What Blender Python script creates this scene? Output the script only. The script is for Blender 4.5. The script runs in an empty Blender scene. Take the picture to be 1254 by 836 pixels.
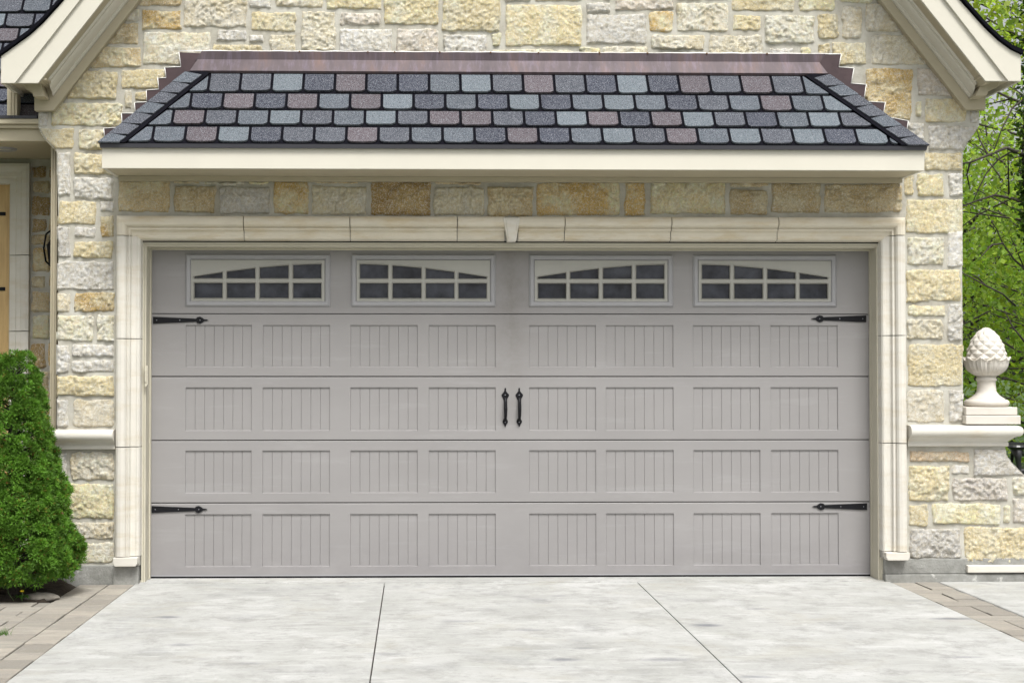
import bpy, bmesh, math, random
import numpy as np
from mathutils import Vector, Matrix, Euler
R = math.radians
random.seed(7); rng = np.random.RandomState(11)
S = bpy.context.scene
COL = S.collection

# ------------------------------------------------------------------ camera
F = 1729.0; D0 = 9.5; EYE = 1.423; YAW = R(-1.2); PITCH = math.atan(35/F)
PPX, PPY = 546.0, 418.0
CAM = Vector((0, -D0, EYE))
ROT = Matrix.Rotation(YAW, 3, 'Z') @ Matrix.Rotation(math.pi/2 + PITCH, 3, 'X')
def W(px, py, Y=0.0):
    """where the photo's pixel meets the vertical plane at depth Y (survey of the facade)"""
    d = ROT @ Vector(((px-PPX)/F, -(py-PPY)/F, -1))
    t = (Y + D0)/d.y
    return CAM.x + d.x*t, CAM.z + d.z*t
def WX(px, Y=0.0, py=450): return W(px, py, Y)[0]
def WZ(py, Y=0.0, px=627): return W(px, py, Y)[1]
cam = bpy.data.cameras.new('camera'); camo = bpy.data.objects.new('camera', cam); COL.objects.link(camo)
camo.location = CAM; camo.rotation_euler = ROT.to_euler()
cam.sensor_fit = 'HORIZONTAL'; cam.sensor_width = 36; cam.lens = 36*F/1254
cam.shift_x = (627-PPX)/1254; cam.shift_y = 0; cam.clip_end = 600; cam.clip_start = .05
S.camera = camo

# ------------------------------------------------------------------ world, sun
EL, AZ = R(59), R(165)      # azimuth measured from +Y clockwise -> sun in front of the facade
wd = bpy.data.worlds.new("World"); S.world = wd; wd.use_nodes = True
nt = wd.node_tree; nt.nodes.clear()
sky = nt.nodes.new('ShaderNodeTexSky'); sky.sky_type = 'NISHITA'; sky.sun_disc = False
sky.sun_elevation = EL; sky.sun_rotation = AZ; sky.air_density = .9; sky.dust_density = 6; sky.ozone_density = .6
hs = nt.nodes.new('ShaderNodeHueSaturation'); hs.inputs['Saturation'].default_value = .16
bg = nt.nodes.new('ShaderNodeBackground'); bg.inputs[1].default_value = .148
ow = nt.nodes.new('ShaderNodeOutputWorld')
nt.links.new(sky.outputs[0], hs.inputs['Color']); nt.links.new(hs.outputs[0], bg.inputs[0]); nt.links.new(bg.outputs[0], ow.inputs[0])
sl = bpy.data.lights.new('sun', 'SUN'); so = bpy.data.objects.new('sun', sl); COL.objects.link(so)
sl.energy = 2.35; sl.angle = R(17); sl.color = (1, .985, .95)
sd = Vector((math.sin(AZ)*math.cos(EL), math.cos(AZ)*math.cos(EL), math.sin(EL)))
so.rotation_euler = (-sd).to_track_quat('-Z', 'Y').to_euler(); so.location = (0, -6, 12)
S.view_settings.view_transform = 'Standard'; S.view_settings.look = 'None'
S.view_settings.gamma = 1; S.view_settings.exposure = 0.0
S.render.engine = 'CYCLES'
EXPOSURE = 0.40
S.view_settings.exposure = EXPOSURE

# ------------------------------------------------------------------ materials
class NB:
    def __init__(s, name):
        s.m = bpy.data.materials.new(name); s.m.use_nodes = True
        s.t = s.m.node_tree; s.t.nodes.clear()
        s.out = s.n('ShaderNodeOutputMaterial'); s.b = s.n('ShaderNodeBsdfPrincipled')
        s.l(s.b.outputs[0], s.out.inputs[0])
        s.tc = s.n('ShaderNodeTexCoord')
    def n(s, k): return s.t.nodes.new(k)
    def l(s, a, b): s.t.links.new(a, b)
    def noise(s, scale, detail=4, rough=.55, stretch=None, dist=0):
        x = s.n('ShaderNodeTexNoise'); x.inputs['Scale'].default_value = scale
        x.inputs['Detail'].default_value = detail; x.inputs['Roughness'].default_value = rough
        x.inputs['Distortion'].default_value = dist
        src = s.tc.outputs['Object']
        if stretch:
            mp = s.n('ShaderNodeMapping'); mp.inputs['Scale'].default_value = stretch; s.l(src, mp.inputs[0]); src = mp.outputs[0]
        s.l(src, x.inputs['Vector']); return x.outputs['Fac']
    def ramp(s, fac, *stops):
        r = s.n('ShaderNodeValToRGB'); e = r.color_ramp.elements
        while len(e) < len(stops): e.new(.5)
        for i, (p, c) in enumerate(stops):
            e[i].position = p; e[i].color = (*c, 1) if hasattr(c, '__len__') else (c, c, c, 1)
        s.l(fac, r.inputs[0]); return r.outputs[0]
    def mix(s, fac, a, b, mode='MIX'):
        x = s.n('ShaderNodeMix'); x.data_type = 'RGBA'; x.blend_type = mode
        for v, i in ((fac, 0), (a, 6), (b, 7)):
            if hasattr(v, 'is_output'): s.l(v, x.inputs[i])
            elif i == 0: x.inputs[0].default_value = v
            else: x.inputs[i].default_value = (*v, 1)
        return x.outputs[2]
    def math(s, op, a, b=0.0):
        x = s.n('ShaderNodeMath'); x.operation = op
        for v, i in ((a, 0), (b, 1)):
            if hasattr(v, 'is_output'): s.l(v, x.inputs[i])
            else: x.inputs[i].default_value = v
        return x.outputs[0]
    def attr(s, name='Col'):
        x = s.n('ShaderNodeAttribute'); x.attribute_name = name; return x.outputs['Color']
    def bump(s, h, strength=.5, dist=.005):
        x = s.n('ShaderNodeBump'); x.inputs['Strength'].default_value = strength; x.inputs['Distance'].default_value = dist
        s.l(h, x.inputs['Height']); s.l(x.outputs[0], s.b.inputs['Normal']); return x
    def color(s, c):
        if hasattr(c, 'is_output'): s.l(c, s.b.inputs['Base Color'])
        else: s.b.inputs['Base Color'].default_value = (*c, 1)
    def set(s, **k):
        for a, v in k.items(): s.b.inputs[a.replace('_', ' ')].default_value = v

def simple(name, c, rough=.6, var=.06, scale=6, bump=.15, bscale=80, metallic=0, spec=.5, stretch=None, dist=.002):
    m = NB(name); f = m.noise(scale, 6, .6, stretch)
    lo = tuple(x*(1-var) for x in c); hi = tuple(min(1, x*(1+var)) for x in c)
    m.color(m.ramp(f, (.3, lo), (.7, hi))); m.set(Roughness=rough, Metallic=metallic)
    m.b.inputs['Specular IOR Level'].default_value = spec
    m.bump(m.noise(bscale, 4, .6, stretch), bump, dist); return m.m

M = {}
# rock faced limestone: colour of each stone is an attribute
m = NB('limestone'); c = m.attr()
f1 = m.noise(38, 8, .75); f2 = m.noise(120, 5, .75)
c = m.mix(m.ramp(f1, (.40, 0), (.58, 1)), m.mix(1, c, (.93, .87, .74), 'MULTIPLY'), c)
c = m.mix(m.ramp(f2, (.50, 0), (.60, .8)), c, (.86, .84, .79))
c = m.mix(m.ramp(m.noise(95, 4, .7), (.30, .7), (.38, 0)), c, (.50, .38, .18))
rg = m.math('ABSOLUTE', m.math('SUBTRACT', m.noise(42, 6, .7, None, .4), .5))
c = m.mix(m.ramp(rg, (.0, .6), (.016, 0)), c, (.48, .38, .20))
m.color(c); m.set(Roughness=.9); m.b.inputs['Specular IOR Level'].default_value = .2
h = m.math('ADD', m.math('MULTIPLY', m.noise(50, 8, .8), 1.4), m.noise(130, 5, .75)); m.bump(m.math('ADD', h, m.math('MULTIPLY', m.math('MINIMUM', rg, .03), 7.0)), 1.0, .012)
M['stone'] = m.m
m = NB('mortar'); f = m.noise(30, 8, .7)
m.color(m.mix(m.ramp(m.noise(5, 4), (.4, 0), (.65, .8)), m.ramp(f, (.3, (.32, .30, .25)), (.7, (.43, .41, .35))), (.52, .51, .46)))
m.set(Roughness=.95); m.bump(m.noise(90, 6, .7), .8, .006); M['mortar'] = m.m
def cast(name, c, stain=.25):
    m = NB(name); f = m.noise(5, 6, .6)
    k = m.mix(m.ramp(f, (.35, 0), (.7, 1)), c, tuple(x*.9 for x in c))
    k = m.mix(m.ramp(m.noise(3, 6, .65, (1.2, 1, 5)), (.5, 0), (.8, stain)), k, (c[0]*.78, c[1]*.68, c[2]*.5))
    m.color(k); m.set(Roughness=.75); m.bump(m.noise(160, 5, .7), .35, .003); return m.m
M['cast'] = cast('cast_stone', (.60, .575, .515), .65)
M['cast_top'] = cast('weathered_cast_stone', (.62, .57, .465), 1.0)
M['finial'] = cast('finial_stone', (.58, .545, .49), .5)
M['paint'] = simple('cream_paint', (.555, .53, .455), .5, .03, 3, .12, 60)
M['paint_shade'] = simple('cream_paint_shaded', (.40, .355, .255), .55, .03, 3, .12, 60)  # same cream paint, with the shade under eaves and porch put into its colour
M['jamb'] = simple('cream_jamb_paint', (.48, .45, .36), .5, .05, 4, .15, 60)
M['white_seal'] = simple('white_sealant', (.78, .77, .74), .6, .08, 20, .5, 100)
M['dark_gap'] = simple('dark_joint', (.03, .03, .028), .9)
M['joint'] = simple('grey_joint', (.30, .29, .26), .95, .2, 20, .5, 80)
# concrete
m = NB('concrete'); a = m.noise(1.5, 10, .68, (.8, .9, 1), .3); b = m.noise(2.2, 10, .75, (.6, 1.3, 1), .4)
k = m.ramp(a, (.30, (.30, .302, .285)), (.5, (.365, .366, .35)), (.7, (.42, .42, .408)))
k = m.mix(m.ramp(b, (.50, 0), (.66, .6)), k, (.50, .50, .49))
k = m.mix(m.ramp(m.noise(1.7, 8, .65, (.9, 1.3, 1)), (.66, 0), (.74, .6)), k, (.23, .235, .25))
k = m.mix(m.ramp(m.noise(.9, 6, .6, (1, 1.4, 1), 1.2), (.52, 0), (.72, .45)), k, (.30, .305, .275))
k = m.mix(m.ramp(m.noise(140, 3, .8), (.60, 0), (.72, .4)), k, (.24, .24, .22))
k = m.mix(m.ramp(m.noise(6, 10, .8, (.8, .8, 1)), (.48, 0), (.62, .9)), k, (.27, .27, .255))
k = m.mix(m.ramp(m.noise(4, 10, .8, (.7, .9, 1), .5), (.54, 0), (.68, .8)), k, (.50, .50, .49))
k = m.mix(m.ramp(m.noise(8, 6, .7, (.25, 2.2, 1)), (.56, 0), (.66, .45)), k, (.56, .56, .555))
k = m.mix(m.ramp(m.noise(2.2, 9, .72, (.8, 1.2, 1), .6), (.54, 0), (.70, .55)), k, (.33, .315, .265))
k = m.mix(m.ramp(m.noise(45, 4, .85), (.58, 0), (.66, .55)), k, (.22, .22, .21))
sp = m.n('ShaderNodeSeparateXYZ'); m.l(m.tc.outputs['Object'], sp.inputs[0])
wob = m.math('MULTIPLY', m.math('SUBTRACT', m.noise(16, 6, .7), .5), .9)
def gp0(px, py):
    d = ROT @ Vector(((px-PPX)/F, -(py-PPY)/F, -1)); t_ = -EYE/d.z; return CAM.x+d.x*t_, CAM.y+d.y*t_
tot = None
for (sx, sy, rx_, ry_, am) in ((205, 755, .10, .05, .8), (362, 735, .05, .03, .4), (222, 789, .10, .05, .45), (648, 771, .10, .05, .4), (865, 765, .12, .06, .8), (927, 745, .10, .03, .5), (690, 807, .12, .05, .7),
        (815, 807, .16, .06, .5), (925, 828, .10, .04, .6), (715, 793, .09, .03, .5), (1165, 757, .16, .05, .8), (1180, 804, .13, .03, .5), (1120, 735, .08, .03, .4), (685, 729, .10, .03, .45), (560, 760, .14, .05, .3), (300, 812, .12, .04, .35), (470, 800, .16, .05, .3)):
    gx_, gy_ = gp0(sx, sy)
    ax_ = m.math('DIVIDE', m.math('SUBTRACT', sp.outputs[0], gx_), rx_); ay_ = m.math('DIVIDE', m.math('SUBTRACT', sp.outputs[1], gy_), ry_)
    dd_ = m.math('ADD', m.math('SQRT', m.math('ADD', m.math('MULTIPLY', ax_, ax_), m.math('MULTIPLY', ay_, ay_))), wob)
    v_ = m.math('MULTIPLY', m.ramp(dd_, (.25, 1), (1, 0)), am); tot = v_ if tot is None else m.math('MAXIMUM', tot, v_)
k = m.mix(tot, k, (.13, .135, .155))
for (sx, sy, rad, am) in ((330, 740, .95, .3), (720, 760, 1.3, .3), (1040, 770, 1.1, .22)):      # tyre scuffs
    gx_, gy_ = gp0(sx, sy); gx_ -= rad
    ax_ = m.math('SUBTRACT', sp.outputs[0], gx_); ay_ = m.math('SUBTRACT', sp.outputs[1], gy_)
    dd_ = m.math('ABSOLUTE', m.math('SUBTRACT', m.math('SQRT', m.math('ADD', m.math('MULTIPLY', ax_, ax_), m.math('MULTIPLY', ay_, ay_))), rad))
    v_ = m.math('MULTIPLY', m.ramp(m.math('DIVIDE', dd_, .13), (.3, am), (1, 0)), m.ramp(m.noise(5, 8, .75), (.42, 0), (.62, 1))); k = m.mix(v_, k, (.22, .225, .23))
m.color(k); m.set(Roughness=.85); m.bump(m.noise(60, 8, .7, (.4, 2, 1)), .5, .004); M['concrete'] = m.m
m = NB('foundation_concrete'); k = m.ramp(m.noise(6, 8, .7), (.3, (.17, .17, .155)), (.55, (.28, .28, .26)), (.75, (.42, .42, .40)))
k = m.mix(m.ramp(m.noise(14, 4, .6), (.62, 0), (.7, .7)), k, (.60, .59, .56)); m.color(k)
m.set(Roughness=.95); m.bump(m.noise(50, 8, .7), .9, .008); M['found'] = m.m
m = NB('paver'); k = m.attr()
k = m.mix(m.ramp(m.noise(5, 8, .75, (1, 3.0, 1)), (.38, 0), (.66, .8)), k, (.22, .205, .185))
k = m.mix(m.ramp(m.noise(60, 6, .8), (.55, 0), (.68, .6)), k, (.40, .38, .335))
m.color(k); m.set(Roughness=.95); m.bump(m.noise(30, 8, .8, (.7, 1.4, 1)), 1, .008); M['paver'] = m.m
M['soil'] = simple('garden_soil', (.035, .026, .018), 1, .5, 20, 1, 40, dist=.02)
m = NB('grass_ground'); m.color(m.ramp(m.noise(3, 8, .7), (.3, (.03, .06, .015)), (.7, (.07, .12, .03)))); m.set(Roughness=1)
m.bump(m.noise(40, 6, .7), 1, .03); M['lawn'] = m.m
# garage door steel
m = NB('door_steel'); k = m.ramp(m.noise(2.0, 6, .6, (.5, 1, 1)), (.3, (.248, .239, .236)), (.7, (.278, .268, .265)))
k = m.mix(m.ramp(m.noise(3.2, 6, .65, (.55, 1, 4.5)), (.56, 0), (.68, .28)), k, (.325, .318, .32))
sp = m.n('ShaderNodeSeparateXYZ'); m.l(m.tc.outputs['Object'], sp.inputs[0])
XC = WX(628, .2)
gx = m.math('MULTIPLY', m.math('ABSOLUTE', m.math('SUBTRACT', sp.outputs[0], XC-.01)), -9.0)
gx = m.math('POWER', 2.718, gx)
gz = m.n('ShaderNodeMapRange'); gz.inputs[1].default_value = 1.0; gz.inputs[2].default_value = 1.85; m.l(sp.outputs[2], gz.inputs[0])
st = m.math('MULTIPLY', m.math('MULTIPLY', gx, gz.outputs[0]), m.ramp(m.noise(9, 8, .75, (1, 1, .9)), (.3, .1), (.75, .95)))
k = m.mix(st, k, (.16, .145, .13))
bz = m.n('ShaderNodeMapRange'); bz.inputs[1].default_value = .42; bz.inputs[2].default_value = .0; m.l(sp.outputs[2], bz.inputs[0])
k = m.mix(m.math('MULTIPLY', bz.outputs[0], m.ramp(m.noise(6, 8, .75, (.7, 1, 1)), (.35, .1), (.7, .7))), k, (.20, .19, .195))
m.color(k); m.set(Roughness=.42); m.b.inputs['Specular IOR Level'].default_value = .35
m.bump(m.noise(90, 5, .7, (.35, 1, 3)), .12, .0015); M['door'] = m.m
M['wframe'] = simple('window_frame_grey', (.285, .283, .292), .5, .04, 8, .1, 80)
M['winsert'] = simple('window_insert_beige', (.33, .325, .295), .5, .03, 8, .1, 80)
m = NB('dark_glass'); m.color(m.ramp(m.noise(7, 5, .6), (.35, (.012, .013, .017)), (.68, (.055, .060, .075))))
m.set(Roughness=.06); m.b.inputs['IOR'].default_value = 1.45; m.bump(m.noise(3, 3, .5), .3, .01); M['glass'] = m.m
M['iron'] = simple('black_iron', (.006, .006, .008), .55, .2, 30, .4, 120, spec=.2)
M['screw'] = simple('screw_head', (.35, .35, .38), .35, .1, metallic=.8)
m = NB('copper_flashing'); k = m.ramp(m.noise(2.2, 8, .7, (3, 1, .6)), (.25, (.042, .031, .037)), (.5, (.075, .056, .062)), (.75, (.135, .080, .065)))
k = m.mix(m.ramp(m.noise(9, 6, .7, (3, 1, .35)), (.5, 0), (.7, .5)), k, (.15, .12, .165))
m.color(k); m.set(Roughness=.5, Metallic=.3); m.bump(m.noise(5, 3, .5), .3, .01); M['copper'] = m.m
m = NB('brown_step_flashing'); m.color(m.ramp(m.noise(5, 6, .7), (.3, (.045, .029, .032)), (.7, (.08, .052, .055))))
m.set(Roughness=.45, Metallic=.3); m.bump(m.noise(6, 3, .5), .3, .01); M['brown'] = m.m
M['drip'] = simple('black_drip_edge', (.022, .022, .028), .4, .1)
m = NB('asphalt_shingle'); k = m.attr(); g = m.noise(150, 3, .95); g2 = m.noise(180, 3, .95, (1, 1, 1.1))
k = m.mix(m.ramp(g, (.40, .9), (.50, 0)), k, (.018, .018, .026)); k = m.mix(m.ramp(g2, (.53, 0), (.62, .9)), k, (.30, .31, .34))
m.color(k); m.set(Roughness=.95); m.b.inputs['Specular IOR Level'].default_value = .15; m.bump(g, .6, .003); M['shingle'] = m.m
M['underlay'] = simple('black_shingle_base', (.007, .007, .010), 1, .3, 60, .5, 200, spec=.05)
m = NB('door_wood'); k = m.ramp(m.noise(5, 8, .7, (6, 6, .6)), (.3, (.42, .27, .11)), (.7, (.62, .44, .20))); m.color(k); m.set(Roughness=.45)
m.bump(m.noise(20, 4, .6, (5, 5, .5)), .2, .002); M['wood'] = m.m
M['lampglass'] = simple('frosted_glass', (.55, .53, .48), .3, .05)
M['rock'] = simple('garden_rock', (.22, .20, .17), .95, .3, 12, 1, 40, dist=.01)
M['bark'] = simple('dark_bark', (.060, .050, .040), .95, .4, 15, 1, 30, stretch=(3, 3, 1), dist=.02)
M['yellow'] = simple('dandelion_yellow', (.85, .62, .02), .7)
M['blackplastic'] = simple('black_chair_metal', (.02, .02, .023), .35, .1)
def leafmat(name, tr=.35, c2=(.1, .2, .03)):
    m = NB(name); k = m.attr(); m.color(k); m.set(Roughness=.55); m.b.inputs['Specular IOR Level'].default_value = .3
    tb = m.n('ShaderNodeBsdfTranslucent'); ms = m.n('ShaderNodeMixShader'); ms.inputs[0].default_value = tr
    kk = m.mix(1, k, (1.3, 1.35, .7), 'MULTIPLY'); m.l(kk, tb.inputs[0])
    m.l(m.b.outputs[0], ms.inputs[1]); m.l(tb.outputs[0], ms.inputs[2]); m.l(ms.outputs[0], m.out.inputs[0]); return m.m
M['leaf'] = leafmat('tree_leaf', .55); M['needle'] = leafmat('spruce_needle', .25)

# ------------------------------------------------------------------ object helpers
def tag(o, label=None, cat=None, group=None, kind=None):
    if label: o['label'] = label
    if cat: o['category'] = cat
    if group: o['group'] = group
    if kind: o['kind'] = kind
    return o
def empty(name, loc=(0, 0, 0), parent=None):
    o = bpy.data.objects.new(name, None); COL.objects.link(o); o.location = loc; o.empty_display_size = .1
    if parent: o.parent = parent; o.location = (0, 0, 0)
    return o
def wloc(o):
    p = Vector((0, 0, 0))
    while o: p = p + Vector(o.location); o = o.parent
    return p
class MB:
    def __init__(s): s.v = []; s.f = []; s.c = []; s.mi = []; s.col = (1, 1, 1); s.mat = 0
    def add(s, vs, fs):
        b = len(s.v); s.v += [tuple(v) for v in vs]; s.c += [s.col]*len(vs)
        for f in fs: s.f.append(tuple(b+i for i in f)); s.mi.append(s.mat)
        return s
    def box(s, x0, x1, y0, y1, z0, z1):
        x0, x1 = min(x0, x1), max(x0, x1); y0, y1 = min(y0, y1), max(y0, y1); z0, z1 = min(z0, z1), max(z0, z1)
        return s.add([(x0,y0,z0),(x1,y0,z0),(x1,y1,z0),(x0,y1,z0),(x0,y0,z1),(x1,y0,z1),(x1,y1,z1),(x0,y1,z1)],
              [(3,2,1,0),(4,5,6,7),(0,1,5,4),(1,2,6,5),(2,3,7,6),(3,0,4,7)])
    def prism(s, poly, y0, y1):           # polygon in x,z; y0 is the front
        a = sum(poly[i][0]*poly[(i+1) % len(poly)][1]-poly[(i+1) % len(poly)][0]*poly[i][1] for i in range(len(poly)))
        if a < 0: poly = poly[::-1]
        n = len(poly)
        return s.add([(x, y0, z) for x, z in poly]+[(x, y1, z) for x, z in poly],
              [tuple(range(n)), tuple(range(2*n-1, n-1, -1))]+[(i, n+i, n+(i+1) % n, (i+1) % n) for i in range(n)])
    def loft(s, a, b, cap=True, closed=True):   # two rings of equal length
        n = len(a); k = n if closed else n-1
        fs = [(i, (i+1) % n, n+(i+1) % n, n+i) for i in range(k)]
        if cap and closed: fs += [tuple(range(n-1, -1, -1)), tuple(range(n, 2*n))]
        return s.add(list(a)+list(b), fs)
    def tube(s, pts, rad, n=8, cap=True):
        pts = [Vector(p) for p in pts]; rings = []
        if not hasattr(rad, '__len__'): rad = [rad]*len(pts)
        up = Vector((0, 0, 1)); u = None
        for i, p in enumerate(pts):
            d = (pts[min(i+1, len(pts)-1)]-pts[max(i-1, 0)]).normalized()
            if u is None:
                u = d.cross(up if abs(d.z) < .9 else Vector((1, 0, 0))).normalized()
            else: u = (u-d*u.dot(d)).normalized()
            w = d.cross(u)
            rings.append([p+(u*math.cos(2*math.pi*k/n)+w*math.sin(2*math.pi*k/n))*rad[i] for k in range(n)])
        vs = [v for r in rings for v in r]; fs = []
        for i in range(len(rings)-1):
            for k in range(n): fs.append((i*n+k, i*n+(k+1) % n, (i+1)*n+(k+1) % n, (i+1)*n+k))
        if cap: fs += [tuple(range(n-1, -1, -1)), tuple((len(rings)-1)*n+k for k in range(n))]
        return s.add(vs, fs)
    def lathe(s, prof, cx, cy, n=32, fn=None):   # prof: (r,z)
        vs = []; fs = []
        for j, (r, z) in enumerate(prof):
            for k in range(n):
                th = 2*math.pi*k/n; rr, zz = (r, z) if fn is None else fn(th, j, r, z)
                vs.append((cx+rr*math.cos(th), cy+rr*math.sin(th), zz))
        for j in range(len(prof)-1):
            for k in range(n): fs.append((j*n+k, j*n+(k+1) % n, (j+1)*n+(k+1) % n, (j+1)*n+k))
        return s.add(vs, fs)
    def build(s, name, mats, parent=None, smooth=False, bevel=0, label=None, colors=False, origin=None, recalc=True):
        me = bpy.data.meshes.new(name)
        off = wloc(parent) if parent else Vector(origin or (0, 0, 0))
        me.from_pydata([(v[0]-off.x, v[1]-off.y, v[2]-off.z) for v in s.v], [], s.f)
        if not isinstance(mats, (list, tuple)): mats = [mats]
        for mm in mats: me.materials.append(M[mm] if isinstance(mm, str) else mm)
        if len(mats) > 1: me.polygons.foreach_set('material_index', s.mi)
        if colors:
            ca = me.color_attributes.new('Col', 'FLOAT_COLOR', 'POINT')
            ca.data.foreach_set('color', [x for c in s.c for x in (*c, 1)])
        if recalc:
            bm = bmesh.new(); bm.from_mesh(me); bmesh.ops.recalc_face_normals(bm, faces=bm.faces); bm.to_mesh(me); bm.free()
        if smooth: me.polygons.foreach_set('use_smooth', [True]*len(me.polygons))
        me.update()
        o = bpy.data.objects.new(name, me); COL.objects.link(o)
        if parent: o.parent = parent
        else: o.location = off
        if bevel:
            b = o.modifiers.new('bevel', 'BEVEL'); b.width = bevel; b.segments = 2; b.limit_method = 'ANGLE'; b.angle_limit = R(35)
            b.harden_normals = False
        if label: o['label'] = label
        return o
def np_mesh(name, V, Fq, mat, parent=None, cols=None, smooth=True, origin=None):
    me = bpy.data.meshes.new(name); V = np.asarray(V, dtype=np.float32); Fq = np.asarray(Fq, dtype=np.int32)
    off = np.array(wloc(parent) if parent else (origin or (0, 0, 0)), dtype=np.float32)
    V = V-off; n, k = Fq.shape
    me.vertices.add(len(V)); me.vertices.foreach_set('co', V.ravel())
    me.loops.add(n*k); me.loops.foreach_set('vertex_index', Fq.ravel())
    me.polygons.add(n); me.polygons.foreach_set('loop_start', np.arange(0, n*k, k, dtype=np.int32))
    me.polygons.foreach_set('loop_total', np.full(n, k, dtype=np.int32))
    me.polygons.foreach_set('use_smooth', np.full(n, smooth))
    me.update(calc_edges=True); me.validate()
    me.materials.append(M[mat])
    if cols is not None:
        ca = me.color_attributes.new('Col', 'FLOAT_COLOR', 'POINT')
        c4 = np.ones((len(V), 4), dtype=np.float32); c4[:, :3] = cols; ca.data.foreach_set('color', c4.ravel())
    o = bpy.data.objects.new(name, me); COL.objects.link(o)
    if parent: o.parent = parent
    else: o.location = tuple(off)
    return o

# ------------------------------------------------------------------ numpy noise
def h2(x, y, s):
    x = x.astype(np.int64); y = y.astype(np.int64)
    h = (x*374761393 + y*668265263 + s*2246822519) & 0xffffffff
    h = ((h ^ (h >> 13))*1274126177) & 0xffffffff
    h = (h ^ (h >> 16)) & 0xffffffff
    return h/4294967295.0
def vn(x, y, s=0):
    xi = np.floor(x); yi = np.floor(y); fx = x-xi; fy = y-yi
    fx = fx*fx*(3-2*fx); fy = fy*fy*(3-2*fy)
    a = h2(xi, yi, s); b = h2(xi+1, yi, s); c = h2(xi, yi+1, s); d = h2(xi+1, yi+1, s)
    return (a*(1-fx)+b*fx)*(1-fy)+(c*(1-fx)+d*fx)*fy
def fbm(x, y, s=0, o=4, g=.5):
    t = 0; a = 1; n = 0
    for i in range(o): t = t+a*vn(x*2**i, y*2**i, s+i*7); n += a; a *= g
    return t/n
def cell(x, y, s):                    # worley F1, F2 and the nearest cell's value
    xi = np.floor(x); yi = np.floor(y); d1 = np.full(x.shape, 9.); d2 = np.full(x.shape, 9.); val = np.zeros(x.shape)
    for dx in (-1, 0, 1):
        for dy in (-1, 0, 1):
            px = xi+dx+h2(xi+dx, yi+dy, s); py = yi+dy+h2(xi+dx, yi+dy, s+5)
            d = np.hypot(x-px, y-py); v = h2(xi+dx, yi+dy, s+9); nx = d < d1
            d2 = np.where(nx, d1, np.minimum(d2, d)); val = np.where(nx, v, val); d1 = np.where(nx, d, d1)
    return d1, d2, val

# ------------------------------------------------------------------ stone masonry
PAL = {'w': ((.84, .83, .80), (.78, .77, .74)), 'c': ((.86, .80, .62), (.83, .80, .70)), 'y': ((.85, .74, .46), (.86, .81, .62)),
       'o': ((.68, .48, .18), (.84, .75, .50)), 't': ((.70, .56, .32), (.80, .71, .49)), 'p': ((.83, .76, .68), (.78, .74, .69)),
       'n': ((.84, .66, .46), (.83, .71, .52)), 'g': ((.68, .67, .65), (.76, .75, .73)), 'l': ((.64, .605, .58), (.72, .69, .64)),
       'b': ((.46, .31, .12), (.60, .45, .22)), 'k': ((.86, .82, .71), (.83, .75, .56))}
def seg_sdf(x, z, poly):
    """signed distance to a polygon, negative inside"""
    d = np.full(x.shape, 1e9); ins = np.zeros(x.shape, bool); n = len(poly)
    for i in range(n):
        ax, az = poly[i]; bx, bz = poly[(i+1) % n]; ex, ez = bx-ax, bz-az
        t = np.clip(((x-ax)*ex+(z-az)*ez)/(ex*ex+ez*ez+1e-12), 0, 1)
        d = np.minimum(d, np.hypot(x-ax-t*ex, z-az-t*ez))
        if abs(ez) > 1e-9:
            c = ((az > z) != (bz > z)) & (x < ex*(z-az)/ez+ax); ins ^= c
    return np.where(ins, -d, d)
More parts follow.
